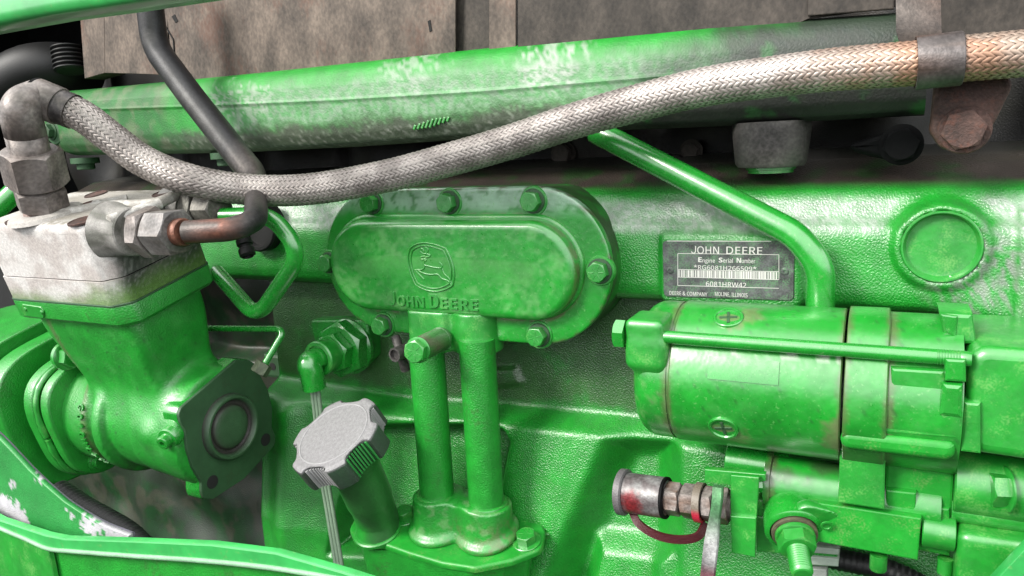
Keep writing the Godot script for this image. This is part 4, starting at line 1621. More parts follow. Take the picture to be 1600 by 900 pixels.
	frontbox(s, [1468, 488, 1520, 491, 1526, 538, 1490, 540, 1474, 520], lug.z + 0.006, 0.035, 0.003)
	part("top_lug", s, M.green_dusty, t)
	s = Shape.new()
	frontbox(s, [1468, 490, 1497, 494, 1494, 530, 1478, 518], lug.z + 0.0075, 0.004, 0.0015)
	part("lug_web", s, M.green, t)
	# nose casting on the right
	var zn := za + 0.050
	s = Shape.new()
	s.slab(rounded(many([1513, 541, 1690, 553, 1690, 735, 1508, 708], zn), 0.012, 4), Vector3(0, 0, -0.10), 0.008, 5)
	var nose := part("nose_casting", s, M.green_dusty, t)
	s = Shape.new()
	frontbox(s, [1506, 628, 1533, 630, 1533, 710, 1500, 706], zn + 0.004, 0.02, 0.002)
	part("tab", s, M.green_dusty, nose)
	s = Shape.new()
	var mc := U(1540, 755, za + 0.01)
	s.lathe(Vector3(U(1492, 752, za + 0.03).x, mc.y, za + 0.012), Vector3.RIGHT, [0.0225, 0.0, 0.0235, 0.001, 0.0235, 0.055], 48)
	part("pinion_barrel", s, M.green_dusty, t)
	s = Shape.new()
	var lr := U(1530, 802, za + 0.02)
	s.lathe(Vector3(U(1488, 800, za + 0.03).x, lr.y, za + 0.018), Vector3.RIGHT, [0.0092, 0.0, 0.0098, 0.0008, 0.0098, 0.06], 32)
	s.lathe(Vector3(U(1488, 786, za + 0.03).x, lr.y + 0.009, za + 0.012), Vector3.RIGHT, [0.010, 0.0, 0.0105, 0.0006, 0.0105, 0.06], 32)
	part("rib", s, M.green_dusty, t)
	s = Shape.new()
	f = func(p: Vector3) -> float:
		var a := U(1498, 828, za + 0.04)
		var lo := U(1498, 960, za + 0.04)
		var b := box_dist(p - Vector3(a.x + 0.07, (a.y + lo.y) / 2 - 0.002, za - 0.004), Vector3(0.07, (a.y - lo.y) / 2, 0.045), 0.006)
		var k := box_dist(p - Vector3(a.x + 0.105, a.y + 0.035, za - 0.012), Vector3(0.062 , 0.05, 0.052), 0.012)
		var hole := seg_dist(p, Vector3(a.x - 0.1, mc.y, za + 0.03), Vector3(a.x + 0.041, mc.y, za + 0.03)) - 0.035
		return smin(b, maxf(k, -hole), 0.014)
	s.field(f, Vector3(mc.x - 0.06, mc.y - 0.14, za - 0.02), Vector3(mc.x + 0.11, mc.y + 0.045, za + 0.07), 0.0026)
	part("flange_casting", s, M.green_dusty, t)
	var bh := U(1573, 764, za + 0.028)
	bolt(t, bh, Vector3(-1, 0, 0.25), 0.0125, 0.010, 0.016, M.green_dusty, 0, 0.0, "flange_bolt")
	# solenoid below
	var zs := za + 0.008
	var sy := U(1250, 758, zs).y
	var sx0 := U(1192, 755, zs + 0.02).x
	var sx1 := U(1330, 770, zs + 0.02).x
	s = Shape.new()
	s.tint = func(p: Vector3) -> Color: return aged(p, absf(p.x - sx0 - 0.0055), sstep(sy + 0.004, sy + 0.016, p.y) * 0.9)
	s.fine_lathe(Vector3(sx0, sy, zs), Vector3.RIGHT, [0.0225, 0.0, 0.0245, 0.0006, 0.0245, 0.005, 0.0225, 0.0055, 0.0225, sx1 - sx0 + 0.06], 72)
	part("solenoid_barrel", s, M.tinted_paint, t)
	s = Shape.new()
	var y2 := U(1160, 727, zs).y
	s.lathe(Vector3(U(1134, 726, zs).x, y2, zs - 0.006), Vector3.RIGHT, [0.0125, 0.0, 0.0132, 0.0006, 0.0132, 0.05], 32)
	part("rear_post", s, M.green, t)
	s = Shape.new()
	s.hex(U(1190, 757, zs + 0.024), Vector3(-1, 0, 0.3), 0.0062, 0.006)
	part("small_screw", s, M.green, t)
	# strap block from the housing down over the solenoid
	s = Shape.new()
	frontbox(s, [1312, 700, 1384, 707, 1382, 797, 1309, 786], zs + 0.033, 0.035, 0.0015)
	part("strap_block", s, M.green_dusty, t)
	s = Shape.new()
	frontbox(s, [1384, 716, 1492, 722, 1488, 800, 1484, 870, 1430, 860, 1382, 800], zs + 0.016, 0.03, 0.002)
	frontbox(s, [1384, 765, 1432, 770, 1430, 815, 1384, 810], zs + 0.022, 0.02, 0.0015)
	frontbox(s, [1434, 790, 1484, 795, 1484, 822, 1432, 816], zs + 0.019, 0.02, 0.0015)
	part("lever_housing", s, M.green_soiled, t)
	s = Shape.new()
	s.slab(rounded(many([1392, 712, 1468, 716, 1462, 730, 1440, 736, 1386, 730], zs + 0.0195), 0.004, 3), Vector3(0, 0, -0.02), 0.004, 3)
	part("mud_in_recess", s, M.mud, t)
	s = Shape.new()
	frontbox(s, [1262, 783, 1440, 810, 1434, 876, 1268, 845], zs + 0.029, 0.045, 0.0012)
	part("side_plate", s, M.green_soiled, t)
	s = Shape.new()
	var kx := U(1441, 840, zs + 0.03)
	s.lathe(Vector3(kx.x, kx.y, zs + 0.016), Vector3.RIGHT, [0.0118, 0.0, 0.0126, 0.0008, 0.0126, 0.021, 0.0118, 0.0216], 28)
	part("pivot_pin", s, M.green_dusty, t)
	s = Shape.new()
	s.lathe(U(1373, 866, zs + 0.02), Vector3.DOWN, [0.0062, 0.0, 0.0062, 0.012, 0.0055, 0.013], 20)
	part("lower_pin", s, M.green_dusty, t)
	s = Shape.new()
	s.lathe(U(1477, 872, zs + 0.01), Vector3.DOWN, [0.0052, 0.0, 0.0052, 0.012], 20)
	part("lower_pin", s, M.green_dusty, t)
	# terminal: insulating boss, tab, washer, nut and stud
	var tc := U(1240, 826, zs + 0.030)
	var ta := (turn * Vector3(-0.17, -0.52, 0.84)).normalized()
	s = Shape.new()
	s.lathe(tc - ta * 0.006, ta, [0.0215, -0.012, 0.0222, 0.0, 0.0222, 0.008, 0.0205, 0.0095, 0.0185, 0.0098, 0.0170, 0.004], 44, true, true)
	part("terminal_boss", s, M.green, t)
	s = Shape.new()
	var e0 := U(1262, 800, zs + 0.030)
	var e1 := U(1290, 814, zs + 0.030)
	f = func(p: Vector3) -> float:
		var q := p - e0
		var d := seg_dist(p, e0, e1) - 0.0105
		return maxf(d, absf((p - e0).dot(ta)) - 0.0045)
	s.field(f, e0 - Vector3.ONE * 0.02, e1 + Vector3.ONE * 0.02, 0.0013)
	var ear := part("terminal_ear", s, M.green_dusty, t)
	s = Shape.new()
	s.lathe(e1 + ta * 0.0044, ta, [0.0046, 0.0, 0.0046, 0.0008, 0.0030, 0.0010, 0.0028, 0.0002], 20)
	part("rivet", s, M.green_dusty, ear)
	s = Shape.new()
	s.lathe(tc + ta * 0.002, ta, [0.0172, 0.0, 0.0172, 0.0040, 0.0160, 0.0045], 40)
	s.tint = null
	part("rusty_washer", s, M.worn_washer, t)
	s = Shape.new()
	s.lathe(tc + ta * 0.0066, ta, [0.0150, 0.0, 0.0150, 0.0030, 0.0142, 0.0035], 40)
	part("green_washer", s, M.green_dusty, t)
	s = Shape.new()
	s.hex(tc + ta * 0.0102, ta, 0.0142, 0.0105, false, true, 0.25)
	part("terminal_nut", s, M.green_dusty, t)
	s = Shape.new()
	prof = []
	for k in 12:
		prof.append_array([0.0076, k * 0.0021, 0.0083, k * 0.0021 + 0.0008, 0.0083, k * 0.0021 + 0.0012])
	prof.append_array([0.0076, 0.0252, 0.0070, 0.0272, 0.0058, 0.0278])
	s.lathe(tc + ta * 0.016, ta, prof, 32)
	part("threaded_stud", s, M.green_dusty, t)
	# cable bar under the boss
	s = Shape.new()
	frontbox(s, [1182, 806, 1240, 818, 1250, 868, 1182, 862], zs + 0.020, 0.006, 0.001)
	part("cable_bar", s, M.green_dusty, t)
	# ribbed connector under the side plate, not part of the motor
	var k := thing("plug_connector", "white ribbed plug connector with green overspray below the threaded terminal", "connector", U(1285, 885, 0.09))
	s = Shape.new()
	s.flat_tint = Color(0.46, 0.56, 0.46)
	for q in [[1252, 852, 1312, 858, 1311, 868, 1252, 863], [1252, 868, 1311, 873, 1310, 886, 1252, 882]]:
		frontbox(s, q, 0.10, 0.02, 0.0012)
	part("shell", s, M.tinted_fine, k)
	s = Shape.new()
	frontbox(s, [1254, 850, 1309, 856, 1308, 886, 1254, 883], 0.0975, 0.016, 0.001)
	part("groove_core", s, M.green, k)
	s = Shape.new()
	s.flat_tint = Color(0.3, 0.33, 0.3)
	frontbox(s, [1262, 888, 1292, 890, 1292, 915, 1262, 915], 0.098, 0.015, 0.001)
	part("latch", s, M.tinted_fine, k)


func serial_plate() -> void:
	var z := 0.0425
	var q := many([1035, 376, 1241, 377, 1240, 470, 1037, 463], z)
	var t := thing("serial_plate", "small dark metal serial number plate with barcode riveted to the engine rail", "nameplate", Shape.mid(q) - Vector3(0, 0.025, 0))
	var s := Shape.new()
	s.slab(rounded(q, 0.004, 5), Vector3(0, 0, -0.0012), 0.0004, 1)
	part("plate", s, M.plate, t)
	for p in [[1047, 422], [1226, 424]]:
		s = Shape.new()
		s.lathe(U(p[0], p[1], z), Vector3.BACK, [0.0032, -0.0003, 0.0031, 0.0009, 0.0022, 0.0013, 0.0012, 0.0012, 0.0011, 0.0004], 20)
		part("rivet", s, M.plate, t)
	# printed lines
	s = Shape.new()
	var zp := z + 0.00006
	var line := func(x0: float, y0: float, x1: float, y1: float, w := 0.8) -> void:
		var v := Vector2(x1 - x0, y1 - y0).normalized().orthogonal() * w / 2
		s.slab(many([x0 + v.x, y0 + v.y, x1 + v.x, y1 + v.y, x1 - v.x, y1 - v.y, x0 - v.x, y0 - v.y], zp), Vector3(0, 0, -0.0002), 0.00001, 1)
	for l in [[1059, 396, 1217, 398], [1059, 396, 1059, 446], [1217, 398, 1217, 437], [1059, 433, 1217, 437], [1059, 446, 1217, 450.5], [1059, 421, 1217, 424.5]]:
		line.call(l[0], l[1], l[2], l[3])
	line.call(1042, 376.6, 1205, 377.0, 1.0)
	part("frame_lines", s, M.print, t)
	s = Shape.new()
	var x := 1060.0
	var r := RandomNumberGenerator.new()
	r.seed = 41
	while x < 1214.0:
		var w: float = [0.8, 1.2, 2.0, 2.8][r.randi() % 4]
		var u := (x - 1059.0) / 158.0
		s.slab(many([x, 422 + 3.3 * u, x + w, 422 + 3.3 * u, x + w, 433 + 3.6 * u, x, 433 + 3.6 * u], zp), Vector3(0, 0, -0.0002), 0.00001, 1)
		x += w + [0.7, 0.9, 1.5][r.randi() % 3]
	part("barcode", s, M.print, t).set_meta("kind", "stuff")
	var put := func(text: String, x0: float, x1: float, y0: float, y1: float, bold := false, font := "Droid Sans") -> void:
		var a := U(x0, (y0 + y1) / 2, zp)
		var b := U(x1, (y0 + y1) / 2 + (x1 - x0) * 0.012, zp)
		var hgt := U((x0 + x1) / 2, y0, zp).y - U((x0 + x1) / 2, y1, zp).y
		var o := words(text, hgt, Transform3D(), 0.00015, M.print, t, "printed_text", 1.0, bold, font)
		var box: AABB = o.mesh.get_aabb()
		var sc := Vector3((b.x - a.x) / box.size.x, hgt / box.size.y, 1)
		o.transform = Transform3D(Basis(), -t.position) * Transform3D(Basis.from_scale(sc), (a + b) / 2 - box.get_center() * sc)
	put.call("OHN", 1089.5, 1123.5, 385, 396.5)
	put.call("DEERE", 1135, 1191, 385.5, 397.0)
	var jf := U(1084, 396.3, zp)
	hook(jf.x, jf.y, 0.0040, U(1084, 384.3, zp).y - jf.y, zp, 0.0008, 0.00015, M.print, t, "printed_text")
	put.call("E", 1091, 1096.5, 402, 409.5, true)
	put.call("ngine", 1097.5, 1117, 404, 412)
	put.call("S", 1123, 1129, 402.5, 410, true)
	put.call("erial", 1130, 1145, 403.5, 410.5)
	put.call("N", 1151, 1158, 403, 410.5, true)
	put.call("umber", 1159, 1180, 404, 411)
	put.call("*RG6081H266509*", 1084, 1182, 414.5, 421.5)
	put.call("6081HRW42", 1103, 1166, 440.5, 448.0)
	put.call("DEERE & COMPANY", 1046, 1105, 455.5, 461.5)
	put.call("MOLINE, ILLINOIS", 1117, 1168, 457, 464)


var cb := Basis()
var co := Vector3.ZERO


func cl(p: Vector3) -> Vector3:  # engine to compressor axes
	return cb.transposed() * (p - co)


func cg(p: Vector3) -> Vector3:
	return co + cb * p


func compressor() -> void:
	# the pump leans out by its own angle; its shaft runs along x
	cb = Basis(Vector3.RIGHT, deg_to_rad(14.0))
	co = U(172, 430, 0.25)
	var fz := func(px: float, py: float) -> Vector3: return cl(hit(px, py, co, cb.z))
	var rx := func(px: float, py: float) -> Vector3: return cl(hit(px, py, co, Vector3.RIGHT))
	var y0: float = fz.call(150, 352).y
	var y1: float = fz.call(150, 440).y
	var y2: float = fz.call(160, 478).y
	var y3: float = fz.call(170, 511).y
	var xl: float = fz.call(30, 494).x
	var dep: float = -rx.call(338, 441).z
	var t := thing("air_compressor", "air compressor with whitish corroded aluminium head on a green cast body", "air compressor", cg(Vector3(xl / 2, -0.24, -dep / 2)))
	var foot := func(grow: float, y: float, r := 0.010) -> PackedVector3Array:
		var q := PackedVector3Array([Vector3(xl - grow, y, grow), Vector3(grow, y, grow), Vector3(grow, y, -dep - grow), Vector3(xl - grow, y, -dep - grow)])
		# the front right corner is cut off
		q = PackedVector3Array([Vector3(xl - grow, y, grow), Vector3(grow - 0.018, y, grow), Vector3(grow, y, grow - 0.013), Vector3(grow, y, -dep - grow), Vector3(xl - grow, y, -dep - grow)])
		q = rounded(q, r, 5)
		var o := PackedVector3Array()
		for p in q:
			o.append(cg(p))
		return o
	var head_tint := func(p: Vector3) -> Color:
		var q := cl(p)
		var a := n1(p, 26.0)
		var b := n2(p, 300.0)
		var side := sstep(-0.012, 0.002, q.x)  # right face darker than the front: dirt, and its shade painted in
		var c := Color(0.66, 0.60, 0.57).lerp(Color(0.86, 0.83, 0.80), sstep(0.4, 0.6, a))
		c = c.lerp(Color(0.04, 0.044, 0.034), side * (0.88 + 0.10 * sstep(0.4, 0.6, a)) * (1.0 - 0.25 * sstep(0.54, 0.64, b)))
		if q.y > y0 - 0.0015:
			c = Color(0.50, 0.47, 0.42).lerp(Color(0.26, 0.24, 0.20), sstep(0.4, 0.7, n1(p, 60.0)))
			c = c.lerp(Color(0.75, 0.73, 0.70), sstep(0.55, 0.7, b) * 0.8)
		# green overspray creeping up from the painted plate
		var g := sstep(0.030, 0.004, q.y - y2 + (a - 0.5) * 0.012 + (b - 0.5) * 0.010 + 0.012 * sstep(0.02, 0.05, absf(q.x + 0.012)))
		c = c.lerp(Color(0.13, 0.30, 0.04), g * 0.85)
		return c
	# head, in layers
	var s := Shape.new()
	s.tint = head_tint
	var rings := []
	var ys := []
	for k in 15:
		ys.append(lerpf(y1 + 0.0006, y0 - 0.006, k / 14.0))
	for y in ys:
		rings.append(_dense(foot.call(0.0, y)))
	rings.append(_dense(foot.call(-0.0015, y0 - 0.0025)))
	rings.append(_dense(foot.call(-0.005, y0 - 0.0005)))
	rings.append(_dense(foot.call(-0.010, y0)))
	s.loft(rings)
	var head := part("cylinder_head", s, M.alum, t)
	s = Shape.new()
	s.tint = head_tint
	rings = []
	for k in 12:
		rings.append(_dense(foot.call(0.001, lerpf(y2 + 0.0014, y1 - 0.0006, k / 11.0))))
	s.loft(rings)
	part("valve_body", s, M.alum, t)
	s = Shape.new()
	s.slab(foot.call(0.0018, y2 + 0.0012), cg(Vector3(0, -0.0018, 0)) - cg(Vector3.ZERO), 0.0004, 1)
	part("gasket", s, M.green_dull, t)
	s = Shape.new()
	s.slab(foot.call(0.0016, y2 - 0.0008), cb.y * (y3 - y2 + 0.001), 0.0014, 2, 0.004)
	part("base_plate", s, M.green_cast, t)
	s = Shape.new()
	s.slab(foot.call(-0.0012, y1 + 0.0008), -cb.y * 0.002, 0.0002, 1)
	part("joint", s, M.dark, t)
	# top of the head: low ridges, bolt recesses, port collar
	s = Shape.new()
	s.tint = func(p: Vector3) -> Color: return Color(0.50, 0.47, 0.42).lerp(Color(0.74, 0.72, 0.68), sstep(0.4, 0.62, n2(p, 120.0)))
	var top := func(px: float, py: float) -> Vector3: return hit(px, py, cg(Vector3(0, y0, 0)), cb.y)
	for q in [[150, 320, 240, 318, 280, 303], [170, 345, 215, 330, 250, 318], [90, 336, 140, 326, 200, 312]]:
		s.tube(smooth_path(PackedVector3Array([top.call(q[0], q[1]), top.call(q[2], q[3]), top.call(q[4], q[5])]), 0.004), 0.0055, 12)
	part("cast_ridges", s, M.alum, head)
	for q in [[130, 345, 0.014], [28, 344, 0.012], [150, 304, 0.012], [258, 302, 0.013], [142, 318, 0.009]]:
		s = Shape.new()
		var p: Vector3 = top.call(q[0], q[1])
		s.lathe(p - cb.y * 0.0008, cb.y, [q[2], 0.0, q[2], 0.0018, q[2] * 0.92, 0.0022, q[2] * 0.88, 0.0014], 28)
		part("bolt_recess", s, M.rust, head)
	var port: Vector3 = top.call(72, 336)
	s = Shape.new()
	s.tint = s.tint
	s.flat_tint = Color(0.55, 0.52, 0.48)
	s.lathe(port - cb.y * 0.001, cb.y, [0.036, 0.0, 0.034, 0.004, 0.028, 0.0055, 0.02, 0.006], 40)
	part("port_collar", s, M.alum, head)
	# outlet bosses on the right face
	for q in [[212, 362, 0.0235, 0.020], [298, 326, 0.020, 0.012]]:
		s = Shape.new()
		s.tint = func(p: Vector3) -> Color: return Color(0.40, 0.385, 0.36).lerp(Color(0.12, 0.12, 0.10), sstep(0.4, 0.7, n1(p, 50.0)))
		var p := hit(q[0], q[1], co + Vector3(q[3], 0, 0), Vector3.RIGHT)
		s.lathe(p - Vector3(q[3] + 0.012, 0, 0), Vector3.RIGHT, [q[2] * 1.25, 0.0, q[2] * 1.1, 0.010, q[2], 0.016, q[2], q[3] + 0.0105, q[2] * 0.95, q[3] + 0.012, q[2] * 0.7, q[3] + 0.012], 40)
		part("port_boss", s, M.alum, head)
	# nameplate on the green base plate
	var np := []
	for q in [[36, 475], [64, 479], [70, 486], [69, 497], [40, 493], [33, 484]]:
		np.append(cg(Vector3(cl(hit(q[0], q[1], cg(Vector3(0, 0, 0.0018)), cb.z)).x, cl(hit(q[0], q[1], cg(Vector3(0, 0, 0.0018)), cb.z)).y, 0.0028)))
	s = Shape.new()
	s.slab(rounded(PackedVector3Array(np), 0.002, 3), -cb.z * 0.003, 0.0005, 1)
	var plate := part("nameplate", s, M.green_dusty, t)
	for q in [[39.5, 483], [65, 488]]:
		s = Shape.new()
		s.lathe(cg(Vector3(0, 0, 0.0028) + cl(hit(q[0], q[1], cg(Vector3(0, 0, 0.0028)), cb.z)) * Vector3(1, 1, 0)), cb.z, [0.0024, 0.0, 0.002, 0.001, 0.001, 0.0013], 14)
		part("rivet", s, M.green_dusty, plate)
	# cast body: neck and crankcase along x, blended
	var mid := cg(Vector3(0, 0, -dep / 2))
	var P := hit(358, 666, mid, cb.z)  # centre of the end flange
	var lp := cl(P)
	var xf := lp.x
	var nx := xl / 2
	var nw := -xl / 2 * 0.86
	var nd := dep / 2 * 0.86
	var f := func(w: Vector3) -> float:
		var p := cl(w)
		var cy := p.y - lp.y
		var cz := p.z - lp.z
		var rad := Vector2(cy, cz).length()
		# barrel, a little larger to the right
		var r0 := 0.061 + 0.004 * sstep(xf - 0.09, xf - 0.02, p.x) - 0.004 * sstep(xf - 0.10, xf - 0.16, p.x)
		var barrel := maxf(rad - r0, absf(p.x - (xf - 0.115)) - 0.105)
		var rear := maxf(rad - 0.064, absf(p.x - (xf - 0.19)) - 0.03)
		var band := Vector2(maxf(rad - 0.065, 0), maxf(absf(p.x - (xf - 0.135)) - 0.004, 0)).length() - 0.004
		# neck: broad under the plate, waisted, broad again at the barrel
		var u := clampf((y3 - p.y) / (y3 - lp.y), 0.0, 1.0)
		var waist := 1.0 - 0.17 * sstep(0.05, 0.62, u)
		var neck := box_dist(p - Vector3(nx + 0.012 * u, (y3 + lp.y) / 2 + 0.01, -dep / 2), Vector3(nw * waist, (y3 - lp.y) / 2 + 0.012, nd * waist), 0.012)
		var pad := (p - Vector3(xf - 0.075, lp.y - 0.055, lp.z + 0.01)).length() - 0.02
		var bump := (p - Vector3(xf - 0.05, lp.y + 0.02, lp.z + 0.052)).length() - 0.012
		# shoulder that carries the end flange
		var sh := maxf(rad - 0.055 - 0.006 * sstep(xf - 0.06, xf - 0.01, p.x), absf(p.x - (xf - 0.04)) - 0.032)
		var d := smin(barrel, neck, 0.022)
		d = smin(d, rear, 0.01)
		d = smin(d, band, 0.006)
		d = smin(d, sh, 0.02)
		d = smin(d, pad, 0.016)
		return smin(d, bump, 0.014)
	s = Shape.new()
	s.tint = func(p: Vector3) -> Color:
		var q := cl(p)
		return aged(p, 1.0, sstep(lp.y - 0.02, lp.y - 0.058, q.y)).lerp(Color(0.12, 0.125, 0.06), sstep(0.006, 0.001, absf(q.x - xf + 0.162) + (n2(p, 90.0) - 0.5) * 0.006) * 0.6)
	s.field(f, co + Vector3(xl - 0.05, lp.y - 0.09, -dep - 0.06), co + Vector3(0.07, y3 + 0.03, 0.07), 0.0034)
	part("cast_body", s, M.tinted, t)
	# end flange with its dished plug
	var px := [370, 562, 390, 563, 398, 568, 405, 583, 419, 609, 426, 638, 425, 667, 431, 682, 429, 696, 382, 748, 333, 780, 318, 780, 315, 768, 315, 754, 301, 731, 292, 702, 289, 673, 282, 660, 279, 648, 283, 637, 341, 587]
	var out := rounded(across(px, P, Vector3.RIGHT), 0.007, 3)
	s = Shape.new()
	s.slab(out, Vector3(-0.022, 0, 0), 0.001, 2)
	var fl := part("end_flange", s, M.green_dull, t)
	s = Shape.new()
	s.slab(Shape.moved(Shape.inset(out, -0.0008 if true else 0.0), Vector3(-0.003, 0, 0)), Vector3(-0.0235, 0, 0), 0.002, 2, 0.003)
	part("flange_rim", s, M.green, fl)
	s = Shape.new()
	s.tint = func(p: Vector3) -> Color: return Color(0.045, 0.11, 0.05).lerp(Color(0.05, 0.045, 0.04), sstep(0.008, 0.002, p.x - P.x) * sstep(0.020, 0.024, Vector2(p.y - P.y, p.z - P.z).length()))
	s.lathe(P, Vector3.RIGHT, [0.0375, 0.0, 0.0370, 0.0060, 0.0352, 0.0085, 0.0330, 0.0085, 0.0312, 0.0070, 0.0296, 0.0020, 0.0275, 0.0006, 0.0258, 0.0010, 0.0245, 0.0036, 0.0225, 0.0052, 0.016, 0.0058, 0.001, 0.0060], 56, false, true)
	part("dished_plug", s, M.tinted_fine, fl)
	for q in [[415, 687, 0.0075], [332, 753, 0.0075]]:
		s = Shape.new()
		s.lathe(hit(q[0], q[1], P, Vector3.RIGHT), Vector3.RIGHT, [q[2], -0.001, q[2], 0.0004, q[2] * 0.9, 0.0005], 24)
		part("bolt_hole", s, M.black_hole, fl)
	# small nipple on the front of the barrel
	var nz := cg(lp + Vector3(0, 0, 0.0645))
	var nip := hit(262, 686, nz, cb.z)
	var na := (cb.z + Vector3(0.15, 0.0, 0)).normalized()
	s = Shape.new()
	s.lathe(nip - na * 0.012, na, [0.0125, 0.0, 0.0125, 0.010, 0.011, 0.0125, 0.0075, 0.013, 0.0072, 0.020, 0.0062, 0.0208, 0.0030, 0.0208, 0.0028, 0.016], 28)
	part("nipple", s, M.green, t)
	# raised casting numbers round the barrel
	var ang := 0.62
	for w in ["G", "0", "1", "0", "W", "L", "7", "1", "N", "Z"]:
		var o := words(w, 0.0095, Transform3D(), 0.002, M.green_cast, t, "raised_character", 1.0, true)
		var d := Vector3(0, sin(ang), cos(ang))
		var b := Basis(cb * Vector3(0, cos(ang), -sin(ang)) * -1.0, Vector3.RIGHT * 1.0, cb * d)
		b = Basis(Vector3.RIGHT.cross(cb * d), Vector3.RIGHT, cb * d)
		b = Basis(b.y.cross(b.z), b.y, b.z)
		o.transform = Transform3D(Basis(), -t.position) * Transform3D(b, cg(Vector3(xf - 0.165, lp.y, lp.z) + d * 0.0655))
		ang -= 0.165
	# flanges behind, standing across the shaft
	var G := thing("gear_housing", "green gear housing flanges with sealant beads behind the air compressor", "housing", P + Vector3(-0.25, -0.07, 0))
	var ring := func(half: float, x: float, wob := 0.0) -> PackedVector3Array:
		var q := PackedVector3Array()
		for k in 96:
			var a := TAU * (k + 0.5) / 96
			# a square with very round corners
			var rr: float = half * 1.02 / pow(pow(absf(cos(a)), 3.2) + pow(absf(sin(a)), 3.2), 1.0 / 3.2)
			q.append(cg(Vector3(x, lp.y + sin(a) * rr, lp.z + cos(a) * rr)))
		return q
	for q in [[-0.200, 0.072, 0.016, "mounting_flange"], [-0.2225, 0.076, 0.018, "mating_flange"], [-0.262, 0.090, 0.03, "housing_rim"], [-0.40, 0.102, 0.13, "gear_cover"]]:
		s = Shape.new()
		s.slab(ring.call(q[1], xf + q[0] + (0.0 if q[2] < 0.1 else 0.10)), Vector3(-q[2], 0, 0), 0.003, 3, 0.003)
		part(q[3], s, M.green_cast, G)
	# squeezed sealant and bead
	s = Shape.new()
	var bead: PackedVector3Array = ring.call(0.0725, xf - 0.2205)
	var rad := PackedFloat32Array()
	var lumps := PackedVector3Array()
	for i in 120:
		var u: float = i / 120.0 * bead.size()
		var a: Vector3 = bead[int(u) % bead.size()]
		var b: Vector3 = bead[(int(u) + 1) % bead.size()]
		var p := a.lerp(b, u - int(u))
		lumps.append(p)
		rad.append(0.0026 + 0.0038 * pow(n1(p, 55.0), 2.0))
	s.tube(lumps, rad, 10)
	part("sealant_bead", s, M.green_dusty, G)
	var nutp := hit(104, 556, cg(Vector3(xf - 0.20, 0, 0)), Vector3.RIGHT)
	s = Shape.new()
	s.lathe(nutp, Vector3.RIGHT, [0.017, -0.003, 0.017, 0.002, 0.015, 0.0035, 0.012, 0.004], 28)
	part("washer", s, M.green_dusty, G)
	s = Shape.new()
	s.hex(nutp + Vector3(0.003, 0, 0), Vector3.RIGHT, 0.0135, 0.012, false, true, 0.3)
	part("nut", s, M.green_dusty, G)
	s = Shape.new()
	s.lathe(nutp + Vector3(0.012, 0, 0), Vector3.RIGHT, [0.0072, 0.0, 0.0072, 0.012, 0.0062, 0.0135], 24)
	part("stud_end", s, M.green, G)
	for q in [Vector2(-0.06, 0.02), Vector2(-0.05, 0.045)]:
		s = Shape.new()
		s.lathe(cg(Vector3(xf - 0.2, lp.y + q.x, lp.z + q.y)), Vector3.RIGHT, [0.011, -0.002, 0.011, 0.002, 0.008, 0.003, 0.008, 0.011], 24)
		part("stud_nut", s, M.green_cast, G)


func _dense(r: PackedVector3Array) -> PackedVector3Array:
	var o := PackedVector3Array()
	for i in r.size():
		var a := r[i]
		var b := r[(i + 1) % r.size()]
		var n := 1 if a.distance_to(b) < 0.008 else 36
		for k in n:
			o.append(a.lerp(b, float(k) / n))
	return o


func ribbon(s: Shape, path: PackedVector3Array, width: PackedVector3Array, lift: PackedVector3Array) -> void:
	# an arched band along a path: width and lift are half vectors at each point
	var rows := []
	for i in path.size():
		var r := PackedVector3Array()
		for k in [-1.0, -0.62, 0.0, 0.62, 1.0]:
			r.append(path[i] + width[i] * k + lift[i] * (1.0 - k * k))
		rows.append(r)
	s.g += 1
	for i in rows.size() - 1:
		var c0: Color = s.color_at(path[i])
		var c1: Color = s.color_at(path[i + 1])
		for j in 4:
			s.tri(rows[i][j], rows[i + 1][j + 1], rows[i][j + 1], s.g, c0, c1, c0)
			s.tri(rows[i][j], rows[i + 1][j], rows[i + 1][j + 1], s.g, c0, c1, c1)


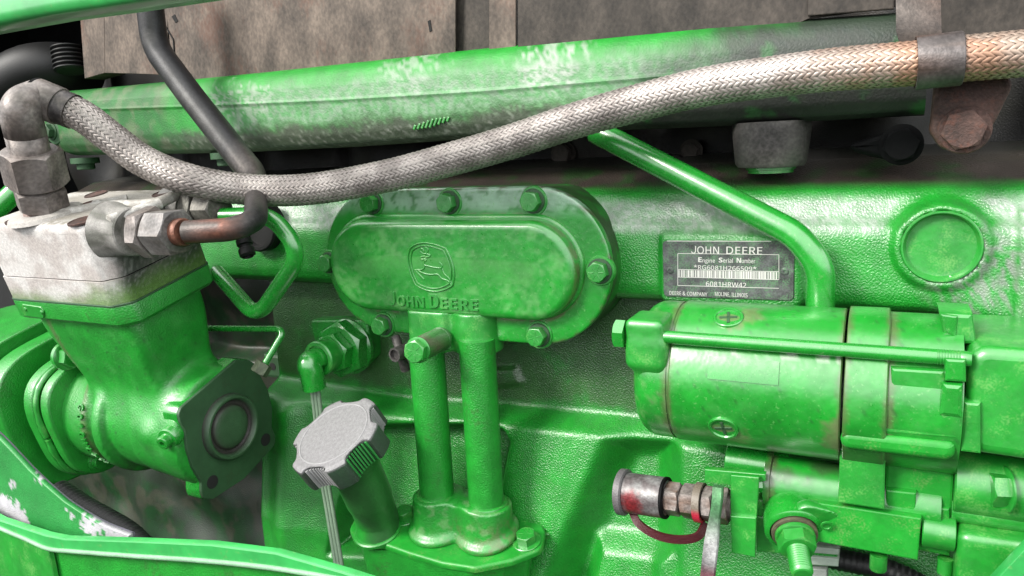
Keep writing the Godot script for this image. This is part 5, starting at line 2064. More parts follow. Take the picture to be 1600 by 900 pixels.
func air_lines() -> void:
	var y0 := cl(hit(150, 352, co, cb.z)).y
	var port := hit(72, 336, cg(Vector3(0, y0, 0)), cb.y)
	var elbow_foot := U(41, 214, port.z + 0.02)
	var up := (elbow_foot - port).normalized()
	var reach := port.distance_to(elbow_foot)
	# braided hose
	var k := port.z
	var start := U(104, 170, k - 0.005)
	var t := thing("braided_hose", "long steel braided hose sweeping across the engine from elbow to clamp", "hose", U(480, 320, 0.13))
	var path := smooth_path(path3([92, 166, k - 0.003, 130, 182, k - 0.012, 170, 212, k - 0.022, 225, 252, k - 0.035, 300, 282, k - 0.05, 385, 296, 0.150, 480, 296, 0.128, 600, 276, 0.108, 700, 250, 0.094, 800, 221, 0.084, 900, 188, 0.078, 1000, 160, 0.075, 1100, 136, 0.075, 1200, 121, 0.077, 1300, 109, 0.080, 1430, 99, 0.082, 1500, 92, 0.080, 1620, 82, 0.074, 1700, 76, 0.07]), 0.0022)
	var n := path.size()
	var fx := PackedVector3Array()
	var fy := PackedVector3Array()
	var x := Vector3.UP
	var len := PackedFloat32Array()
	var run := 0.0
	for i in n:
		var d := (path[mini(i + 1, n - 1)] - path[maxi(i - 1, 0)]).normalized()
		x = (x - d * x.dot(d)).normalized()
		fx.append(x)
		fy.append(d.cross(x))
		if i > 0:
			run += path[i].distance_to(path[i - 1])
		len.append(run)
	var R := 0.0150
	var N := 26
	var lead := 0.136
	var s := Shape.new()
	s.tint = func(p: Vector3) -> Color:
		var a := n1(p, 30.0)
		var c := Color(0.40, 0.36, 0.335).lerp(Color(0.25, 0.22, 0.205), sstep(0.35, 0.7, a))
		var rust := sstep(0.25, 0.38, p.x + (a - 0.5) * 0.08)
		c = c.lerp(Color(0.32, 0.235, 0.18), rust * 0.8)
		c = c.lerp(Color(0.36, 0.16, 0.08), rust * sstep(0.38, 0.6, n2(p, 25.0)) * 0.5)
		return c
	for dir in [1.0, -1.0]:
		for strand in N:
			var pts := PackedVector3Array()
			var wid := PackedVector3Array()
			var lif := PackedVector3Array()
			for i in n:
				var th: float = TAU * strand / N + dir * TAU * len[i] / lead
				var sq: float = clampf(1.7 * cos(th * N / 2.0), -1.0, 1.0) * dir
				var rad := fx[i] * cos(th) + fy[i] * sin(th)
				var tang := fy[i] * cos(th) - fx[i] * sin(th)
				var d := fx[i].cross(fy[i])
				var along: Vector3 = (d + tang * dir * TAU * R / lead).normalized()
				var side := along.cross(rad)
				pts.append(path[i] + rad * (R + 0.00045 * sq))
				wid.append(side * 0.00142)
				lif.append(rad * 0.00045)
			ribbon(s, pts, wid, lif)
	var br := part("braid", s, M.braid, t)
	br.set_meta("kind", "stuff")
	s = Shape.new()
	s.tube(path, R - 0.0007, 20)
	part("core", s, M.dark, t)
	# crimped sleeve
	s = Shape.new()
	s.tint = func(p: Vector3) -> Color: return Color(0.26, 0.23, 0.21).lerp(Color(0.10, 0.09, 0.09), sstep(0.4, 0.6, n2(p, 60.0)))
	s.tube(path.slice(0, 8), 0.0172, 32)
	part("sleeve", s, M.tinted_steel, t)
	# elbow with its two nuts
	t = thing("hose_elbow", "rusty grey elbow fitting with two hexagon nuts on the compressor head", "pipe elbow", port)
	var steel_tint := func(p: Vector3) -> Color: return Color(0.46, 0.41, 0.385).lerp(Color(0.31, 0.26, 0.235), sstep(0.4, 0.65, n1(p, 45.0)))
	s = Shape.new()
	var prof := []
	for q in 6:
		prof.append_array([0.0185, q * 0.0024, 0.0196, q * 0.0024 + 0.0010, 0.0196, q * 0.0024 + 0.0014])
	s.flat_tint = Color(0.36, 0.24, 0.2)
	s.lathe(port, up, prof, 36)
	part("thread", s, M.tinted_steel, t)
	s = Shape.new()
	s.tint = func(p: Vector3) -> Color:
		var c: Color = steel_tint.call(p)
		var d := p.distance_to(U(78, 306, k + 0.02))
		return c.lerp(Color(0.06, 0.30, 0.08), sstep(0.016, 0.004, d) * sstep(0.35, 0.55, n2(p, 150.0)))
	s.hex(port + up * reach * 0.11, up, 0.0245, reach * 0.25, true, true, 0.1)
	part("lower_nut", s, M.tinted_steel, t)
	s = Shape.new()
	s.tint = steel_tint
	s.lathe(port + up * reach * 0.34, up, [0.0185, 0.0, 0.0185, reach * 0.1], 32)
	part("spigot", s, M.tinted_steel, t)
	s = Shape.new()
	s.tint = steel_tint
	s.hex(port + up * reach * 0.40, up, 0.0285, reach * 0.44, true, true, 0.35)
	part("upper_nut", s, M.tinted_steel, t)
	s = Shape.new()
	s.tint = steel_tint
	var a := port + up * reach * 0.80
	var d0 := (path[1] - path[0]).normalized()
	var b := path[0] - d0 * 0.022
	var corner := a + up * ((b - a).dot(up)) * 0.96
	s.tube(bent(PackedVector3Array([a, a.lerp(corner, 0.4), corner, b + d0 * 0.002]), 0.034, 14), 0.0180, 36)
	part("bent_pipe", s, M.tinted_steel, t)
	s = Shape.new()
	s.tint = steel_tint
	s.lathe(b - d0 * 0.001, d0, [0.0187, 0.0, 0.0187, 0.023, 0.0180, 0.0245], 36)
	part("end_sleeve", s, M.tinted_steel, t)
	s = Shape.new()
	s.lathe(b - d0 * 0.0045, d0, [0.0172, 0.0, 0.0176, 0.0004, 0.0186, 0.0005, 0.0186, 0.0030, 0.0176, 0.0031], 36)
	part("dark_band", s, M.dark, t)
	# clamp round the hose at the right, hung from a strap
	t = thing("hose_clamp", "worn steel clamp band and hanging strap holding the braided hose", "hose clamp", U(1470, 120, 0.08))
	s = Shape.new()
	s.tint = func(p: Vector3) -> Color: return Color(0.20, 0.18, 0.175).lerp(Color(0.17, 0.10, 0.075), sstep(0.45, 0.7, n1(p, 40.0)))
	var c0 := U(1430, 99, 0.082)
	var c1 := U(1503, 91, 0.080)
	var ca := (c1 - c0).normalized()
	s.lathe(c0, ca, [0.0166, 0.0, 0.0182, 0.0, 0.0185, 0.0006, 0.0185, c0.distance_to(c1) - 0.0006, 0.0180, c0.distance_to(c1), 0.0166, c0.distance_to(c1)], 40, false, false)
	part("band", s, M.tinted_steel, t)
	s = Shape.new()
	s.tint = func(p: Vector3) -> Color: return Color(0.16, 0.135, 0.12).lerp(Color(0.12, 0.075, 0.055), sstep(0.45, 0.7, n1(p, 30.0)))
	var st := PackedVector3Array()
	for q in [[1400, 1468, -60, 0.050], [1400, 1470, 0, 0.055], [1400, 1471, 48, 0.062], [1405, 1473, 66, 0.074], [1412, 1476, 74, 0.082]]:
		st.append_array([U(q[0], q[2], q[3]), U(q[1], q[2] - 4, q[3])])
	var rows := []
	for i in range(0, st.size(), 2):
		var back := Vector3(0, 0, -0.0025)
		rows.append(PackedVector3Array([st[i], st[i + 1], st[i + 1] + back, st[i] + back]))
	s.loft(rows)
	part("strap", s, M.tinted_steel, t)
	# grey pipe from the compressor, bending up past the manifold
	t = thing("black_pipe", "dark grey bent pipe running from the compressor outlet up behind the hose", "pipe", U(360, 362, 0.15))
	var f1 := hit(240, 362, co + Vector3(0.034, 0, 0), Vector3.RIGHT)
	var pz := hit(212, 362, co + Vector3(0.020, 0, 0), Vector3.RIGHT).z
	var pp := path3([226, -60, 0.075, 242, 74, 0.075, 300, 152, 0.080, 366, 236, 0.088, 400, 278, 0.102])
	pp.append_array(PackedVector3Array([U(400, 356, pz - 0.02), U(292, 363, pz)]))
	var bp := bent(pp, 0.05, 12)
	# fillets of their own radius near the outlet
	s = Shape.new()
	s.tint = func(p: Vector3) -> Color:
		var c := Color(0.040, 0.041, 0.044).lerp(Color(0.09, 0.088, 0.086), sstep(0.4, 0.7, n1(p, 28.0)))
		var near := sstep(0.06, 0.02, p.distance_to(U(300, 362, pz)))
		var mid := sstep(0.10, 0.04, p.distance_to(U(385, 300, 0.14)))
		c = c.lerp(Color(0.24, 0.20, 0.18), maxf(mid, near) * 0.7)
		return c.lerp(Color(0.42, 0.13, 0.07), near * sstep(0.42, 0.6, n2(p, 50.0)) * 0.85)
	var pr := PackedFloat32Array()
	for i in bp.size():
		pr.append(lerpf(0.0150, 0.0108, sstep(0.55, 0.8, float(i) / bp.size())))
	s.tube(bp, pr, 28)
	part("pipe", s, M.tinted_steel, t)
	var outlet := hit(212, 362, co + Vector3(0.032, 0, 0), Vector3.RIGHT)
	outlet = Vector3(outlet.x, U(290, 363, pz).y, pz)
	s = Shape.new()
	s.tint = steel_tint
	s.hex(outlet, Vector3.RIGHT, 0.0245, 0.016, true, true, 0.3)
	part("adapter_nut", s, M.tinted_steel, t)
	s = Shape.new()
	s.tint = func(p: Vector3) -> Color: return Color(0.34, 0.32, 0.31).lerp(Color(0.24, 0.2, 0.18), sstep(0.4, 0.6, n1(p, 45.0)))
	s.hex(outlet + Vector3(0.018, 0, 0), Vector3.RIGHT, 0.0225, 0.030, true, true, 0.05)
	part("union_nut", s, M.tinted_steel, t)
	s = Shape.new()
	s.flat_tint = Color(0.40, 0.17, 0.11)
	s.lathe(outlet + Vector3(0.046, 0, 0), Vector3.RIGHT, [0.0130, 0.0, 0.0130, 0.008, 0.0120, 0.0095], 28)
	part("olive", s, M.tinted_steel, t)


func small_lines() -> void:
	# second outlet: loop of green tube
	var o2 := hit(298, 326, co + Vector3(0.022, 0, 0), Vector3.RIGHT)
	var t := thing("coolant_tube", "bent green loop of tube beside the compressor's rear outlet", "tube", U(402, 490, 0.11))
	var s := Shape.new()
	var z := o2.z
	s.tube(bent(path3([348, 338, z, 424, 336, z - 0.012, 472, 396, z - 0.016, 402, 497, z - 0.02, 338, 425, z - 0.05]), 0.036, 14), 0.0085, 24)
	part("bent_tube", s, M.green, t)
	s = Shape.new()
	s.flat_tint = Color(0.30, 0.29, 0.25)
	s.hex(o2 + Vector3(0.0, 0, 0), Vector3.RIGHT, 0.019, 0.016, true, true, 0.2)
	part("adapter_nut", s, M.tinted_steel, t)
	s = Shape.new()
	s.flat_tint = Color(0.36, 0.34, 0.30)
	s.hex(o2 + Vector3(0.018, 0, 0), Vector3.RIGHT, 0.018, 0.024, true, true, 0.0)
	part("union_nut", s, M.tinted_steel, t)
	# dark port behind the loop, and a clip on the pipe
	t = thing("blanked_port", "round black port on the rail inside the green tube loop", "port", U(420, 385, 0.05))
	s = Shape.new()
	s.lathe(U(418, 352, 0.03), Vector3.BACK, [0.030, 0.0, 0.030, 0.018, 0.028, 0.020, 0.024, 0.020, 0.023, 0.012], 36)
	part("port_ring", s, M.rubber, t)
	t = thing("cable_clip", "small black ribbed plug hanging under the grey pipe bend", "clip", U(386, 400, 0.12))
	s = Shape.new()
	var c9 := U(380, 372, 0.12)
	s.lathe(c9, (U(388, 402, 0.125) - c9).normalized(), [0.006, 0.0, 0.0085, 0.002, 0.0085, 0.008, 0.0065, 0.009, 0.0065, 0.012, 0.0085, 0.013, 0.0085, 0.020, 0.0062, 0.022, 0.0058, 0.018], 20)
	part("plug_body", s, M.rubber, t)
	# thin oil feed line
	t = thing("oil_line", "thin green oil line bending down to the compressor end flange", "tube", U(410, 570, 0.12))
	s = Shape.new()
	s.tube(bent(path3([290, 513, 0.10, 437, 514, 0.115, 441, 522, 0.117, 412, 572, 0.135]), 0.012, 8), 0.0036, 16)
	part("line", s, M.green, t)
	var e := U(410, 574, 0.136)
	var ax := (U(424, 552, 0.126) - e).normalized()
	s = Shape.new()
	s.flat_tint = Color(0.16, 0.2, 0.12)
	s.hex(e - ax * 0.008, ax, 0.0095, 0.013, true, true, 0.2)
	part("nut", s, M.tinted_steel, t)
	# oil tube across the rail
	t = thing("dipstick_tube", "glossy green tube slanting from under the manifold down past the serial plate", "tube", U(1282, 472, 0.06))
	s = Shape.new()
	s.tube(bent(path3([930, 205, 0.028, 1242, 366, 0.066, 1283, 414, 0.070, 1281, 500, 0.062]), 0.05, 14), 0.0112, 32)
	part("bent_tube", s, M.green, t)
	# pressure sender with elbow and wires
	var c := U(520, 555, 0.055)
	t = thing("sensor_fitting", "green hexagon fitting with elbow above the wire bundle, left of the oval cover", "fitting", U(520, 590, 0.04))
	s = Shape.new()
	var base := U(548, 540, 0.02)
	var axs := (U(500, 560, 0.085) - base).normalized()
	axs = (axs + Vector3.BACK * 1.2).normalized()
	s.slab(rounded(many([484, 500, 575, 500, 578, 560, 560, 578, 510, 578, 492, 540], 0.022), 0.004, 3), Vector3(0, 0, -0.05), 0.003, 3)
	part("mounting_boss", s, M.green_cast, t)
	s = Shape.new()
	s.lathe(base, Vector3.BACK, [0.034, 0.0, 0.034, 0.005, 0.031, 0.0075], 40)
	part("washer_ring", s, M.green, t)
	s = Shape.new()
	s.hex(base + Vector3(0, 0, 0.007), Vector3.BACK, 0.0345, 0.017, false, true, 0.45)
	part("large_hexagon", s, M.green, t)
	s = Shape.new()
	s.hex(base + Vector3(0, 0, 0.025), Vector3.BACK, 0.0245, 0.013, false, true, 0.3)
	part("small_hexagon", s, M.green, t)
	s = Shape.new()
	s.lathe(base + Vector3(0, 0, 0.037), Vector3.BACK, [0.0165, 0.0, 0.0185, 0.001, 0.0185, 0.014, 0.0205, 0.0155, 0.0205, 0.021, 0.0190, 0.0225, 0.0155, 0.0225, 0.0150, 0.020], 36)
	part("collar", s, M.green_dusty, t)
	var k := base + Vector3(0, 0, 0.062)
	s = Shape.new()
	var tip := U(491, 606, k.z + 0.008)
	s.tube(bent(PackedVector3Array([base + Vector3(0, 0, 0.05), k + Vector3(-0.002, 0.0, 0.012), tip + Vector3(0, 0.02, 0.002), tip]), 0.016, 8), 0.0132, 30)
	part("elbow", s, M.green, t)
	# three wires hanging down
	t = thing("wire_bundle", "three thin parallel wires hanging from the elbow fitting to the bottom edge", "wires", U(530, 890, 0.12))
	for i in 3:
		s = Shape.new()
		var off := (i - 1) * 5.0
		s.tube(smooth_path(path3([490 + off, 596, tip.z - 0.001, 496 + off, 640, tip.z, 506 + off, 740, tip.z + 0.002, 516 + off, 800, tip.z + 0.008, 532 + off, 900, tip.z + 0.02, 540 + off, 960, tip.z + 0.03]), 0.006), 0.0023, 12)
		part("wire", s, M.wire, t)
	# small open breather stub behind the spacer bolt
	t = thing("breather_stub", "small open brown tube stub left of the spacer bolt", "tube stub", U(622, 560, 0.06))
	s = Shape.new()
	var bs := U(616, 555, 0.085)
	s.lathe(bs, (U(640, 545, 0.06) - bs).normalized(), [0.0058, 0.004, 0.0058, 0.0, 0.0076, 0.0, 0.0078, 0.0006, 0.0078, 0.03], 24, true, false)
	part("stub", s, M.steel, t)
	s = Shape.new()
	s.tube(path3([618, 527, 0.06, 624, 545, 0.066]), 0.005, 14)
	s.tube(path3([628, 560, 0.07, 634, 578, 0.066]), 0.0052, 14)
	part("spring_clip", s, M.steel, t)


func valve() -> void:
	var zs := 0.150
	var t := thing("valve_bracket", "green folded bracket plate carrying the test coupling beside the starter", "bracket", U(1160, 865, 0.12))
	var s := Shape.new()
	s.slab(many([1142, 742, 1186, 746, 1182, 808, 1140, 804], 0.134), Vector3(0, 0, -0.004), 0.0008, 2)
	s.slab(many([1141, 806, 1181.5, 809, 1180, 871, 1143, 864], 0.137), Vector3(0, 0, -0.004), 0.0008, 2)
	part("face_plate", s, M.green_dusty, t)
	s = Shape.new()
	s.slab(many([1101, 733, 1196, 741, 1196, 752, 1152, 760, 1101, 754], 0.128), Vector3(0, 0, -0.006), 0.0008, 2)
	part("upper_flange", s, M.green_dusty, t)
	s = Shape.new()
	frontbox(s, [1183, 781, 1199, 783, 1199, 809, 1183, 806], 0.118, 0.02, 0.001)
	part("side_tab", s, M.green_dusty, t)
	t = thing("test_coupling", "grey test coupling with traces of red paint and a capped end", "coupling", U(1040, 800, 0.12))
	var a := U(969, 768, 0.122)
	var b := U(1143, 792, 0.128)
	var ax := (b - a).normalized()
	var L := a.distance_to(b)
	var at := func(px: float) -> float: return (px - 969.0) / (1143.0 - 969.0) * L
	s = Shape.new()
	s.flat_tint = Color(0.12, 0.11, 0.115)
	s.lathe(a, ax, [0.0185, 0.0, 0.0200, 0.0008, 0.0200, at.call(980), 0.0185, at.call(982), 0.0150, at.call(982)], 40)
	part("dust_cap", s, M.tinted_fine, t)
	s = Shape.new()
	s.tint = func(p: Vector3) -> Color:
		var c := Color(0.38, 0.375, 0.37).lerp(Color(0.2, 0.17, 0.17), sstep(0.4, 0.7, n1(p, 60.0)))
		var red := sstep(0.014, 0.006, p.distance_to(U(988, 785, 0.136)) + (n2(p, 140.0) - 0.5) * 0.008)
		c = c.lerp(Color(0.42, 0.04, 0.05), red)
		return c.lerp(Color(0.28, 0.06, 0.06), sstep(-0.006, -0.012, p.y - lerpf(a.y, b.y, (p.x - a.x) / (b.x - a.x))) * 0.6)
	var rings := []
	for k in 14:
		rings.append(Shape.circle(a + ax * lerpf(at.call(982), at.call(1044), k / 13.0), ax, 0.0172, 64))
	rings.append(Shape.circle(a + ax * (at.call(1044) + 0.0004), ax, 0.0160, 64))
	s.loft(rings)
	part("sleeve", s, M.tinted_steel, t)
	s = Shape.new()
	s.lathe(a + ax * at.call(1042), ax, [0.0176, 0.0, 0.0176, 0.0022, 0.0150, 0.0026, 0.0142, 0.001], 40)
	part("sleeve_edge", s, M.dark, t)
	for q in [[1046, 1068, 0.0142], [1071, 1096, 0.0146], [1103, 1118, 0.0146], [1124, 1140, 0.0150]]:
		s = Shape.new()
		s.tint = func(p: Vector3) -> Color: return Color(0.48, 0.42, 0.39).lerp(Color(0.24, 0.15, 0.11), sstep(0.42, 0.62, n1(p, 90.0)))
		s.hex(a + ax * at.call(q[0]), ax, q[2], at.call(q[1]) - at.call(q[0]), true, true, 0.25)
		part("hexagon", s, M.tinted_steel, t)
	s = Shape.new()
	s.flat_tint = Color(0.2, 0.17, 0.15)
	s.lathe(a + ax * at.call(1060), ax, [0.0102, 0.0, 0.0102, at.call(1145) - at.call(1060)], 28)
	part("stem", s, M.tinted_steel, t)
	# strap
	t = thing("cap_strap", "dark red looped plastic strap hanging under the test coupling", "strap", U(1050, 850, 0.12))
	s = Shape.new()
	var c0: Vector3 = a + ax * at.call(1097)
	var hoop := []
	for i in 48:
		var an := TAU * i / 48.0
		var fr := Shape.frame(ax)
		var d := fr.x * cos(an) + fr.y * sin(an)
		hoop.append(PackedVector3Array([c0 + d * 0.0142 - ax * 0.0030, c0 + d * 0.0164 - ax * 0.0030, c0 + d * 0.0164 + ax * 0.0030, c0 + d * 0.0142 + ax * 0.0030]))
	hoop.append(hoop[0])
	s.tint = func(p: Vector3) -> Color: return Color(0.16, 0.13, 0.10).lerp(Color(0.48, 0.02, 0.05), sstep(0.002, -0.004, p.y - c0.y))
	s.loft(hoop, false, false)
	part("hoop", s, M.tinted_fine, t)
	s = Shape.new()
	var loop := smooth_path(path3([986, 796, 0.124, 998, 818, 0.134, 1026, 836, 0.142, 1060, 843, 0.144, 1090, 838, 0.140, 1103, 818, 0.130]), 0.003)
	var lr := []
	for i in loop.size():
		var d := (loop[mini(i + 1, loop.size() - 1)] - loop[maxi(i - 1, 0)]).normalized()
		var w := d.cross(Vector3(0.45, 0.05, 0.9)).normalized()
		var n := d.cross(w)
		lr.append(PackedVector3Array([loop[i] + w * 0.0032 + n * 0.0017, loop[i] - w * 0.0032 + n * 0.0017, loop[i] - w * 0.0032 - n * 0.0017, loop[i] + w * 0.0032 - n * 0.0017]))
	s.flat_tint = Color(0.055, 0.006, 0.008)
	s.loft(lr)
	part("strap_loop", s, M.tinted_fine, t)
	# lever
	t = thing("drain_lever", "worn light grey lever bar hanging in front of the green bracket", "lever", U(1110, 900, 0.15))
	s = Shape.new()
	s.tint = func(p: Vector3) -> Color:
		var c := Color(0.6, 0.6, 0.6).lerp(Color(0.3, 0.3, 0.3), sstep(0.45, 0.7, n1(p, 50.0)))
		var top := U(1122, 762, 0.148).y
		c = c.lerp(Color(0.08, 0.26, 0.10), sstep(0.05, 0.015, top - p.y))
		return c.lerp(Color(0.45, 0.18, 0.22), sstep(0.060, 0.070, top - p.y))
	var lv := []
	var lp := smooth_path(path3([1122, 760, 0.142, 1121, 780, 0.147, 1114, 830, 0.152, 1107, 890, 0.158, 1103, 930, 0.160]), 0.004)
	for i in lp.size():
		var h := 0.0040 + 0.0016 * sstep(0.02, 0.05, i * 0.004)
		lv.append(PackedVector3Array([lp[i] + Vector3(-h, 0, 0.0022), lp[i] + Vector3(h - 0.001, 0, 0.0022), lp[i] + Vector3(h, 0, 0.001), lp[i] + Vector3(h, 0, -0.003), lp[i] + Vector3(-h, 0, -0.003)]))
	s.loft(lv)
	part("bar", s, M.tinted_steel, t)


func panels() -> void:
	# bonnet edge above on the left
	var t := thing("bonnet_edge", "smooth pale green bonnet edge crossing the top left corner", "bonnet", U(120, 20, 0.32))
	var zb := 0.34
	var s := Shape.new()
	var q := many([-160, 67, 0, 36, 75, 22, 180, 7, 300, -12, 480, -44], zb)
	var rows := []
	for p in q:
		var ring := PackedVector3Array()
		for w in [[0.10, -0.03], [0.05, -0.006], [0.02, -0.0006], [0.008, 0.0], [0.003, -0.001], [0.0005, -0.0034], [-0.0005, -0.006], [-0.002, -0.012], [-0.002, -0.022], [0.003, -0.022], [0.006, -0.016], [0.02, -0.012], [0.10, -0.045]]:
			ring.append(p + Vector3(0, w[0], w[1]))
		rows.append(ring)
	s.loft(rows, true, true, true, true)
	part("skin", s, M.green_sheet, t)
	# frame sheet at the lower left: strip with worn edge
	t = thing("fender_sheet", "green sheet metal strip with paint chipped to bare metal along its curved edge", "sheet metal", U(60, 840, 0.36))
	var zf := 0.36
	s = Shape.new()
	s.tint = func(p: Vector3) -> Color:
		var c := Color(0.02, 0.25, 0.05)
		var d := 1.0
		for m in [[12, 800, 0.022], [25, 808, 0.018], [140, 820, 0.010], [155, 826, 0.010], [170, 831, 0.012], [185, 836, 0.012], [198, 840, 0.010], [112, 803, 0.002], [18, 757, 0.0022], [58, 745, 0.0035]]:
			var w := U(m[0], m[1], zf)
			d = minf(d, Vector2((p.x - w.x) * 0.8, p.y - w.y).length() - m[2] * 0.75 + (n2(p, 110.0) - 0.5) * 0.022)
		c = c.lerp(Color(0.5, 0.48, 0.52), sstep(0.001, -0.001, d))
		return c
	var edge := [[-60, 620], [-20, 668], [0, 686], [20, 707], [45, 734], [70, 758], [100, 784], [130, 804], [160, 821], [185, 831], [203, 838]]
	var low := [[-60, 800], [-20, 806], [0, 811], [20, 818], [45, 827], [70, 834], [100, 839], [130, 841], [160, 842], [185, 842], [203, 842]]
	var grid := []
	var er := Curve2D.new()
	for i in edge.size() - 1:
		for sub in 8:
			var u := sub / 8.0
			var e := Vector2(edge[i][0], edge[i][1]).lerp(Vector2(edge[i + 1][0], edge[i + 1][1]), u)
			var l := Vector2(low[i][0], low[i][1]).lerp(Vector2(low[i + 1][0], low[i + 1][1]), u)
			var ring := PackedVector3Array()
			ring.append(U(e.x, e.y, zf) + Vector3(0, 0, -0.004))
			ring.append(U(e.x, e.y, zf) + Vector3(0, 0, -0.001))
			for k in 50:
				var v := e.lerp(l, 0.008 + 0.984 * k / 49.0)
				ring.append(U(v.x, v.y, zf))
			ring.append(U(l.x, l.y, zf) + Vector3(0, 0, -0.001))
			ring.append(U(l.x, l.y, zf) + Vector3(0, 0, -0.004))
			grid.append(ring)
	s.loft(grid, true, true, true, true)
	part("sheet_metal", s, M.tinted_fine, t)
	# rolled dark return of the sheet
	s = Shape.new()
	var rp := PackedVector3Array()
	for e in edge:
		rp.append(U(e[0] + 4, e[1] - 2, zf - 0.006))
	s.flat_tint = Color(0.16, 0.14, 0.19)
	s.tube(smooth_path(rp, 0.006), 0.0026, 10)
	part("rolled_edge", s, M.tinted_fine, t)
	# lower panel with raised lip
	t = thing("chassis_plate", "green textured chassis plate with a raised lip along the bottom left", "panel", U(200, 900, 0.37))
	var zp := 0.375
	s = Shape.new()
	s.slab(rounded(many([-80, 770, 0, 813, 70, 836, 100, 842, 220, 846, 330, 851, 430, 864, 535, 894, 600, 915, 600, 928, 535, 909, 430, 888, 330, 877, 200, 868, 110, 862, 75, 857, 0, 825, -80, 790], zp), 0.0), Vector3(0, 0, -0.006), 0.0012, 2)
	part("flat_strip", s, M.green_sheet, t)
	s = Shape.new()
	s.flat_tint = Color(0.22, 0.42, 0.25)
	s.tube(smooth_path(path3([-60, 797, zp, 0, 825, zp, 40, 842, zp, 75, 857, zp, 110, 861, zp, 200, 868, zp, 330, 877, zp, 430, 888, zp, 545, 907, zp]), 0.006), 0.0019, 10)
	part("lip", s, M.tinted_fine, t)
	s = Shape.new()
	s.slab(many([-80, 800, 0, 826, 75, 858, 92, 940, -80, 960], zp - 0.0015), Vector3(0, 0, -0.004), 0.0006, 1)
	part("left_field", s, M.green_dusty, t)
	s = Shape.new()
	s.slab(many([76, 858, 110, 862, 200, 869, 330, 878, 430, 889, 560, 911, 560, 980, 94, 980], zp - 0.007), Vector3(0, 0, -0.004), 0.001, 1)
	part("recessed_field", s, M.green_cast, t)
	# pale cover corner at the lower right
	t = thing("step_corner", "pale smooth green panel corner at the bottom right edge", "panel", U(1590, 890, 0.20))
	s = Shape.new()
	s.slab(many([1547, 915, 1610, 848, 1700, 780, 1700, 980, 1547, 980], 0.17), Vector3(0, 0, -0.01), 0.0008, 2)
	part("panel_skin", s, M.green_sheet, t)


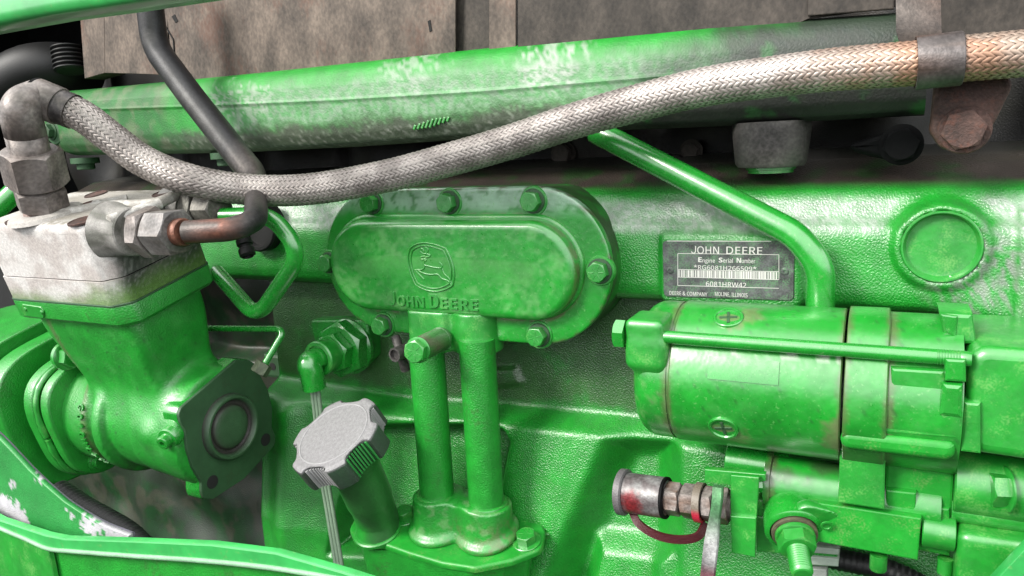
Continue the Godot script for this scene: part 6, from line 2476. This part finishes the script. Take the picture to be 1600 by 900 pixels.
func dark_things() -> void:
	# wall of the engine bay behind everything
	var t := thing("bay_wall", "dark wall of the engine bay behind the engine", "wall", Vector3(0, -0.4, -0.26), "", "structure")
	var s := Shape.new()
	s.box(Vector3(-0.3, 0.05, -0.30), Vector3(2.6, 1.6, 0.02))
	part("back_panel", s, M.dark, t)
	s = Shape.new()
	s.box(Vector3(-0.2, 0.52, -0.10), Vector3(2.4, 0.02, 0.42))
	part("bonnet_underside", s, M.dark, t)
	s = Shape.new()
	s.box(Vector3(-0.2, -0.62, -0.05), Vector3(2.4, 0.02, 0.5))
	part("floor_plate", s, M.dark, t)
	s = Shape.new()
	s.box(Vector3(-1.25, 0.05, 0.0), Vector3(0.02, 1.4, 0.6))
	part("end_panel", s, M.dark, t)
	# rusty lug with bolt on the right
	var zl := 0.055
	t = thing("rusty_lug", "brown rusted bracket lug with a round bolt head under the hose clamp", "bracket", U(1500, 240, 0.05))
	s = Shape.new()
	s.slab(rounded(many([1462, 118, 1595, 110, 1556, 190, 1528, 230, 1500, 241, 1470, 232, 1452, 205, 1455, 190], zl), 0.010, 5), Vector3(0, 0, -0.02), 0.004, 4)
	part("lug_plate", s, M.rust, t)
	s = Shape.new()
	s.lathe(U(1507, 203, zl), Vector3.BACK, [0.0175, -0.001, 0.0175, 0.001, 0.0165, 0.002], 32)
	var ws := part("washer", s, M.rust, t)
	s = Shape.new()
	s.hex(U(1505, 203, zl + 0.001), Vector3.BACK, 0.0148, 0.008, false, true, 0.2)
	part("bolt_head", s, M.rust, t)
	# dark lug with bolt beside it
	t = thing("dark_lug", "oily black lug with a bolt between manifold and rusty bracket", "bracket", U(1408, 240, 0.0))
	s = Shape.new()
	s.slab(rounded(many([1320, 228, 1380, 208, 1400, 196, 1430, 205, 1440, 225, 1425, 248, 1395, 252, 1340, 240], 0.012), 0.008, 4), Vector3(0, 0, -0.03), 0.004, 3)
	part("lug_plate", s, M.dark, t)
	bolt(t, U(1408, 226, 0.012), Vector3.BACK, 0.0135, 0.008, 0.0165, M.dark)
	# hoses and ribbed boot in the dark at the upper left
	t = thing("radiator_hose", "thick black rubber hose curving in the dark upper left", "hose", U(20, 200, 0.0))
	s = Shape.new()
	s.tube(smooth_path(path3([-60, 240, 0.02, -10, 150, 0.02, 40, 112, 0.0, 90, 105, -0.03, 140, 115, -0.08]), 0.01), 0.036, 28)
	part("hose_wall", s, M.rubber, t)
	t = thing("rubber_boot", "small ribbed black rubber boot beside the left shield flange", "boot", U(108, 110, 0.0))
	s = Shape.new()
	var prof := []
	for k in 6:
		prof.append_array([0.0185, k * 0.006, 0.0225, k * 0.006 + 0.0022, 0.0225, k * 0.006 + 0.0034])
	s.lathe(U(112, 112, 0.0), (U(104, 62, -0.005) - U(112, 112, 0.0)).normalized(), prof, 32)
	part("bellows", s, M.rubber, t)
	# green tubes far left behind the elbow
	t = thing("rear_tube", "dark green tube slanting behind the elbow at the left edge", "tube", U(0, 340, 0.1))
	s = Shape.new()
	s.tube(path3([-30, 350, 0.12, 60, 265, 0.06]), 0.014, 24)
	part("tube", s, M.green, t)
	t = thing("pump_support", "black plate behind the compressor at the left edge", "plate", U(20, 500, 0.1))
	s = Shape.new()
	s.slab(many([-80, 400, 60, 400, 70, 500, -80, 520], 0.10), Vector3(0, 0, -0.03), 0.002, 2)
	part("plate", s, M.rubber, t)
	# corrugated conduit, lower left, and another at the lower right
	for q in [[[90, 768, 0.30, 130, 795, 0.30, 165, 815, 0.305, 200, 837, 0.31, 225, 862, 0.315], "conduit_hose", "black corrugated conduit behind the chipped fender sheet", 0.0112], [[1290, 870, 0.06, 1340, 880, 0.06, 1385, 890, 0.06, 1440, 915, 0.06], "conduit_hose", "dark grey conduit below the starter side plate", 0.0092]]:
		t = thing(q[1], q[2], "conduit", U(q[0][0], q[0][1], q[0][2]), "corrugated conduits")
		s = Shape.new()
		var base := smooth_path(path3(q[0]), 0.0011)
		var rad := PackedFloat32Array()
		for i in base.size():
			rad.append(q[3] + (0.0011 if q[3] > 0.01 else 0.0003) * clampf(1.6 * sin(i * TAU / 4.6), -1.0, 1.0))
		s.tube(base, rad, 22)
		part("corrugated_wall", s, M.rubber, t)
